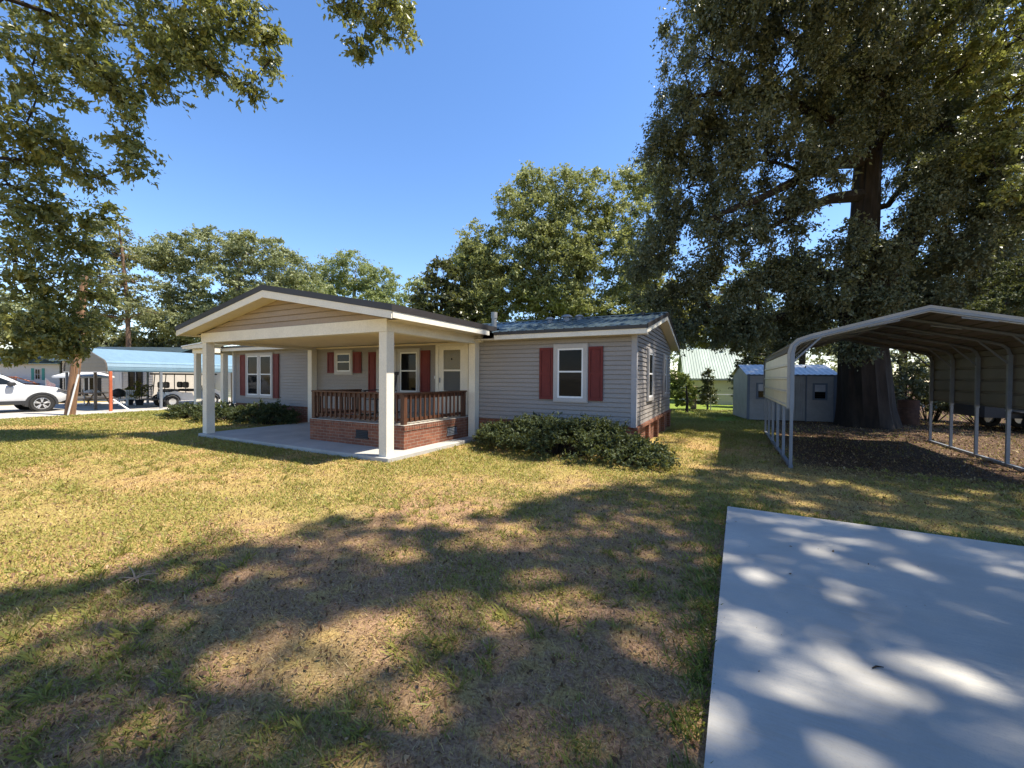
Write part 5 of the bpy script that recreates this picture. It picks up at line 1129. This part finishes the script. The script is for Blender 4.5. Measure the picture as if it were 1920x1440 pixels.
o = blades('grass', x, y, (.026+.0026*d), .0028+.0015*d, 1.05, mg, np.clip(vn2(x, y, .8)*.5+rng.random(len(x))*.55, 0, 1)); o['label'] = 'short patchy yellow green lawn grass'
# broad-bladed tufts close by
T0 = 3600; x, y, d = spread(T0, 1.5, 9, 1.35); keep = free(x, y) & (vn(x, y, .8)*.55+vn2(x, y, 2.2)*.45 > .47) & ~litter(x, y); x, y, d = x[keep], y[keep], d[keep]
nb = 15; X = np.repeat(x, nb)+rng.normal(size=len(x)*nb)*.022; Y = np.repeat(y, nb)+rng.normal(size=len(x)*nb)*.022; D = np.repeat(d, nb); sc = np.repeat(.5+rng.random(len(x))**2*1.1, nb)
o = blades('grass_tufts', X, Y, .062*sc, .0055+.0006*D, 1.1, mg, np.clip(np.repeat(rng.random(len(x)), nb)*.6+rng.random(len(X))*.35, 0, 1)); o['label'] = 'coarse broad bladed grass tufts in the lawn'
# longer grass along the pad edges
n = 300; ye = rng.uniform(.6, 5.4, n); xe = .005-.0226*(5.41-ye)-np.abs(rng.normal(size=n))*.11; x2 = rng.uniform(-.05, 5.2, n); y2 = 5.44+np.abs(rng.normal(size=n))*.12
kk = rng.random(n) < .35+.65*(vn(xe*0, ye, 1.3) > .45); x = np.concatenate([xe[kk], x2]); y = np.concatenate([ye[kk], y2]); nb = 13
X = np.repeat(x, nb)+rng.normal(size=len(x)*nb)*.03; Y = np.repeat(y, nb)+rng.normal(size=len(x)*nb)*.03; ok = free(X, Y); X, Y = X[ok], Y[ok]
o = blades('edge_grass', X, Y, .072, .005, 1.0, mgd, rng.random(len(X))); o['label'] = 'longer green grass along the concrete pad edges'
# fallen leaves
ml = leafmat('fallen_leaves', (.09, .045, .024), (.20, .115, .065), (.36, .26, .16), .1, .7, .2)
n1 = 9000; x = rng.uniform(.9, 9.5, n1); y = rng.uniform(8.8, 20.5, n1)
x2, y2, d2 = spread(260, 1.8, 9, 1.4); k = free(x2, y2); x = np.concatenate([x, x2[k]]); y = np.concatenate([y, y2[k]])
P = np.stack([x, y, np.full(len(x), .012)+rng.random(len(x))*.012], 1)
o = quads_object('fallen_leaves', leaf_quads(P, np.zeros_like(P), np.where(np.arange(len(P)) < n1, .055, .042), .5, 2.2, 0, 0, .1), rng.random(len(P)), ml); o['kind'] = 'stuff'; o['label'] = 'fallen brown leaves under the carport and oak'
x, y, d = spread(26000, 1.5, 8, 1.2); k = free(x, y); x, y, d = x[k], y[k], d[k]
P = np.stack([x, y, .006+rng.random(len(x))*.03], 1)
o = quads_object('leaf_litter', leaf_quads(P, np.zeros_like(P), .016+.010*rng.random(len(P))**3*2, .5, 1.2, 0, 0, .1), rng.random(len(P)), ml); o['kind'] = 'stuff'; o['label'] = 'small brown leaf crumbs scattered through the near lawn'
px_, py_ = rng.uniform(0, 2.6, 70), rng.uniform(.8, 5.5, 70); P = np.stack([px_, py_, np.full(70, .060)], 1)
o = quads_object('pad_debris', leaf_quads(P, np.zeros_like(P), .012+.02*rng.random(70)**3, .5, 2.5, 0, 0, .1), rng.random(70), ml); o['kind'] = 'stuff'; o['label'] = 'tiny leaf crumbs on the concrete pad'
tw = ground(258, 1095); fb_ = thing('fallen_twig', 'pale dry branching twig lying in the shaded lawn', 'twig', (tw.x, tw.y, 0))
mb = MB(); random.seed(4)
for i in range(9):
    a = random.uniform(0, 6.28); p = Vector((tw.x+random.uniform(-.05, .05), tw.y, .03)); e = p+Vector((math.cos(a)*.17, math.sin(a)*.12, random.uniform(0, .05))); mb.tube(bend(p, e, 3, -.1, .12), [.006, .005, .004, .002], 5)
obj('twig', mb, M['bench'], fb_)
bl = ground(1645, 1274); mb = MB(Matrix.Translation((bl.x, bl.y, .062)) @ Matrix.Rotation(.6, 4, 'Z')); mb.tube([(-.03, 0, 0), (0, .006, .003), (.035, 0, 0)], [.003, .005, .002], 6); tag(obj('twig', mb, M['bark']), 'tiny dark twig on the pale concrete pad', 'twig')
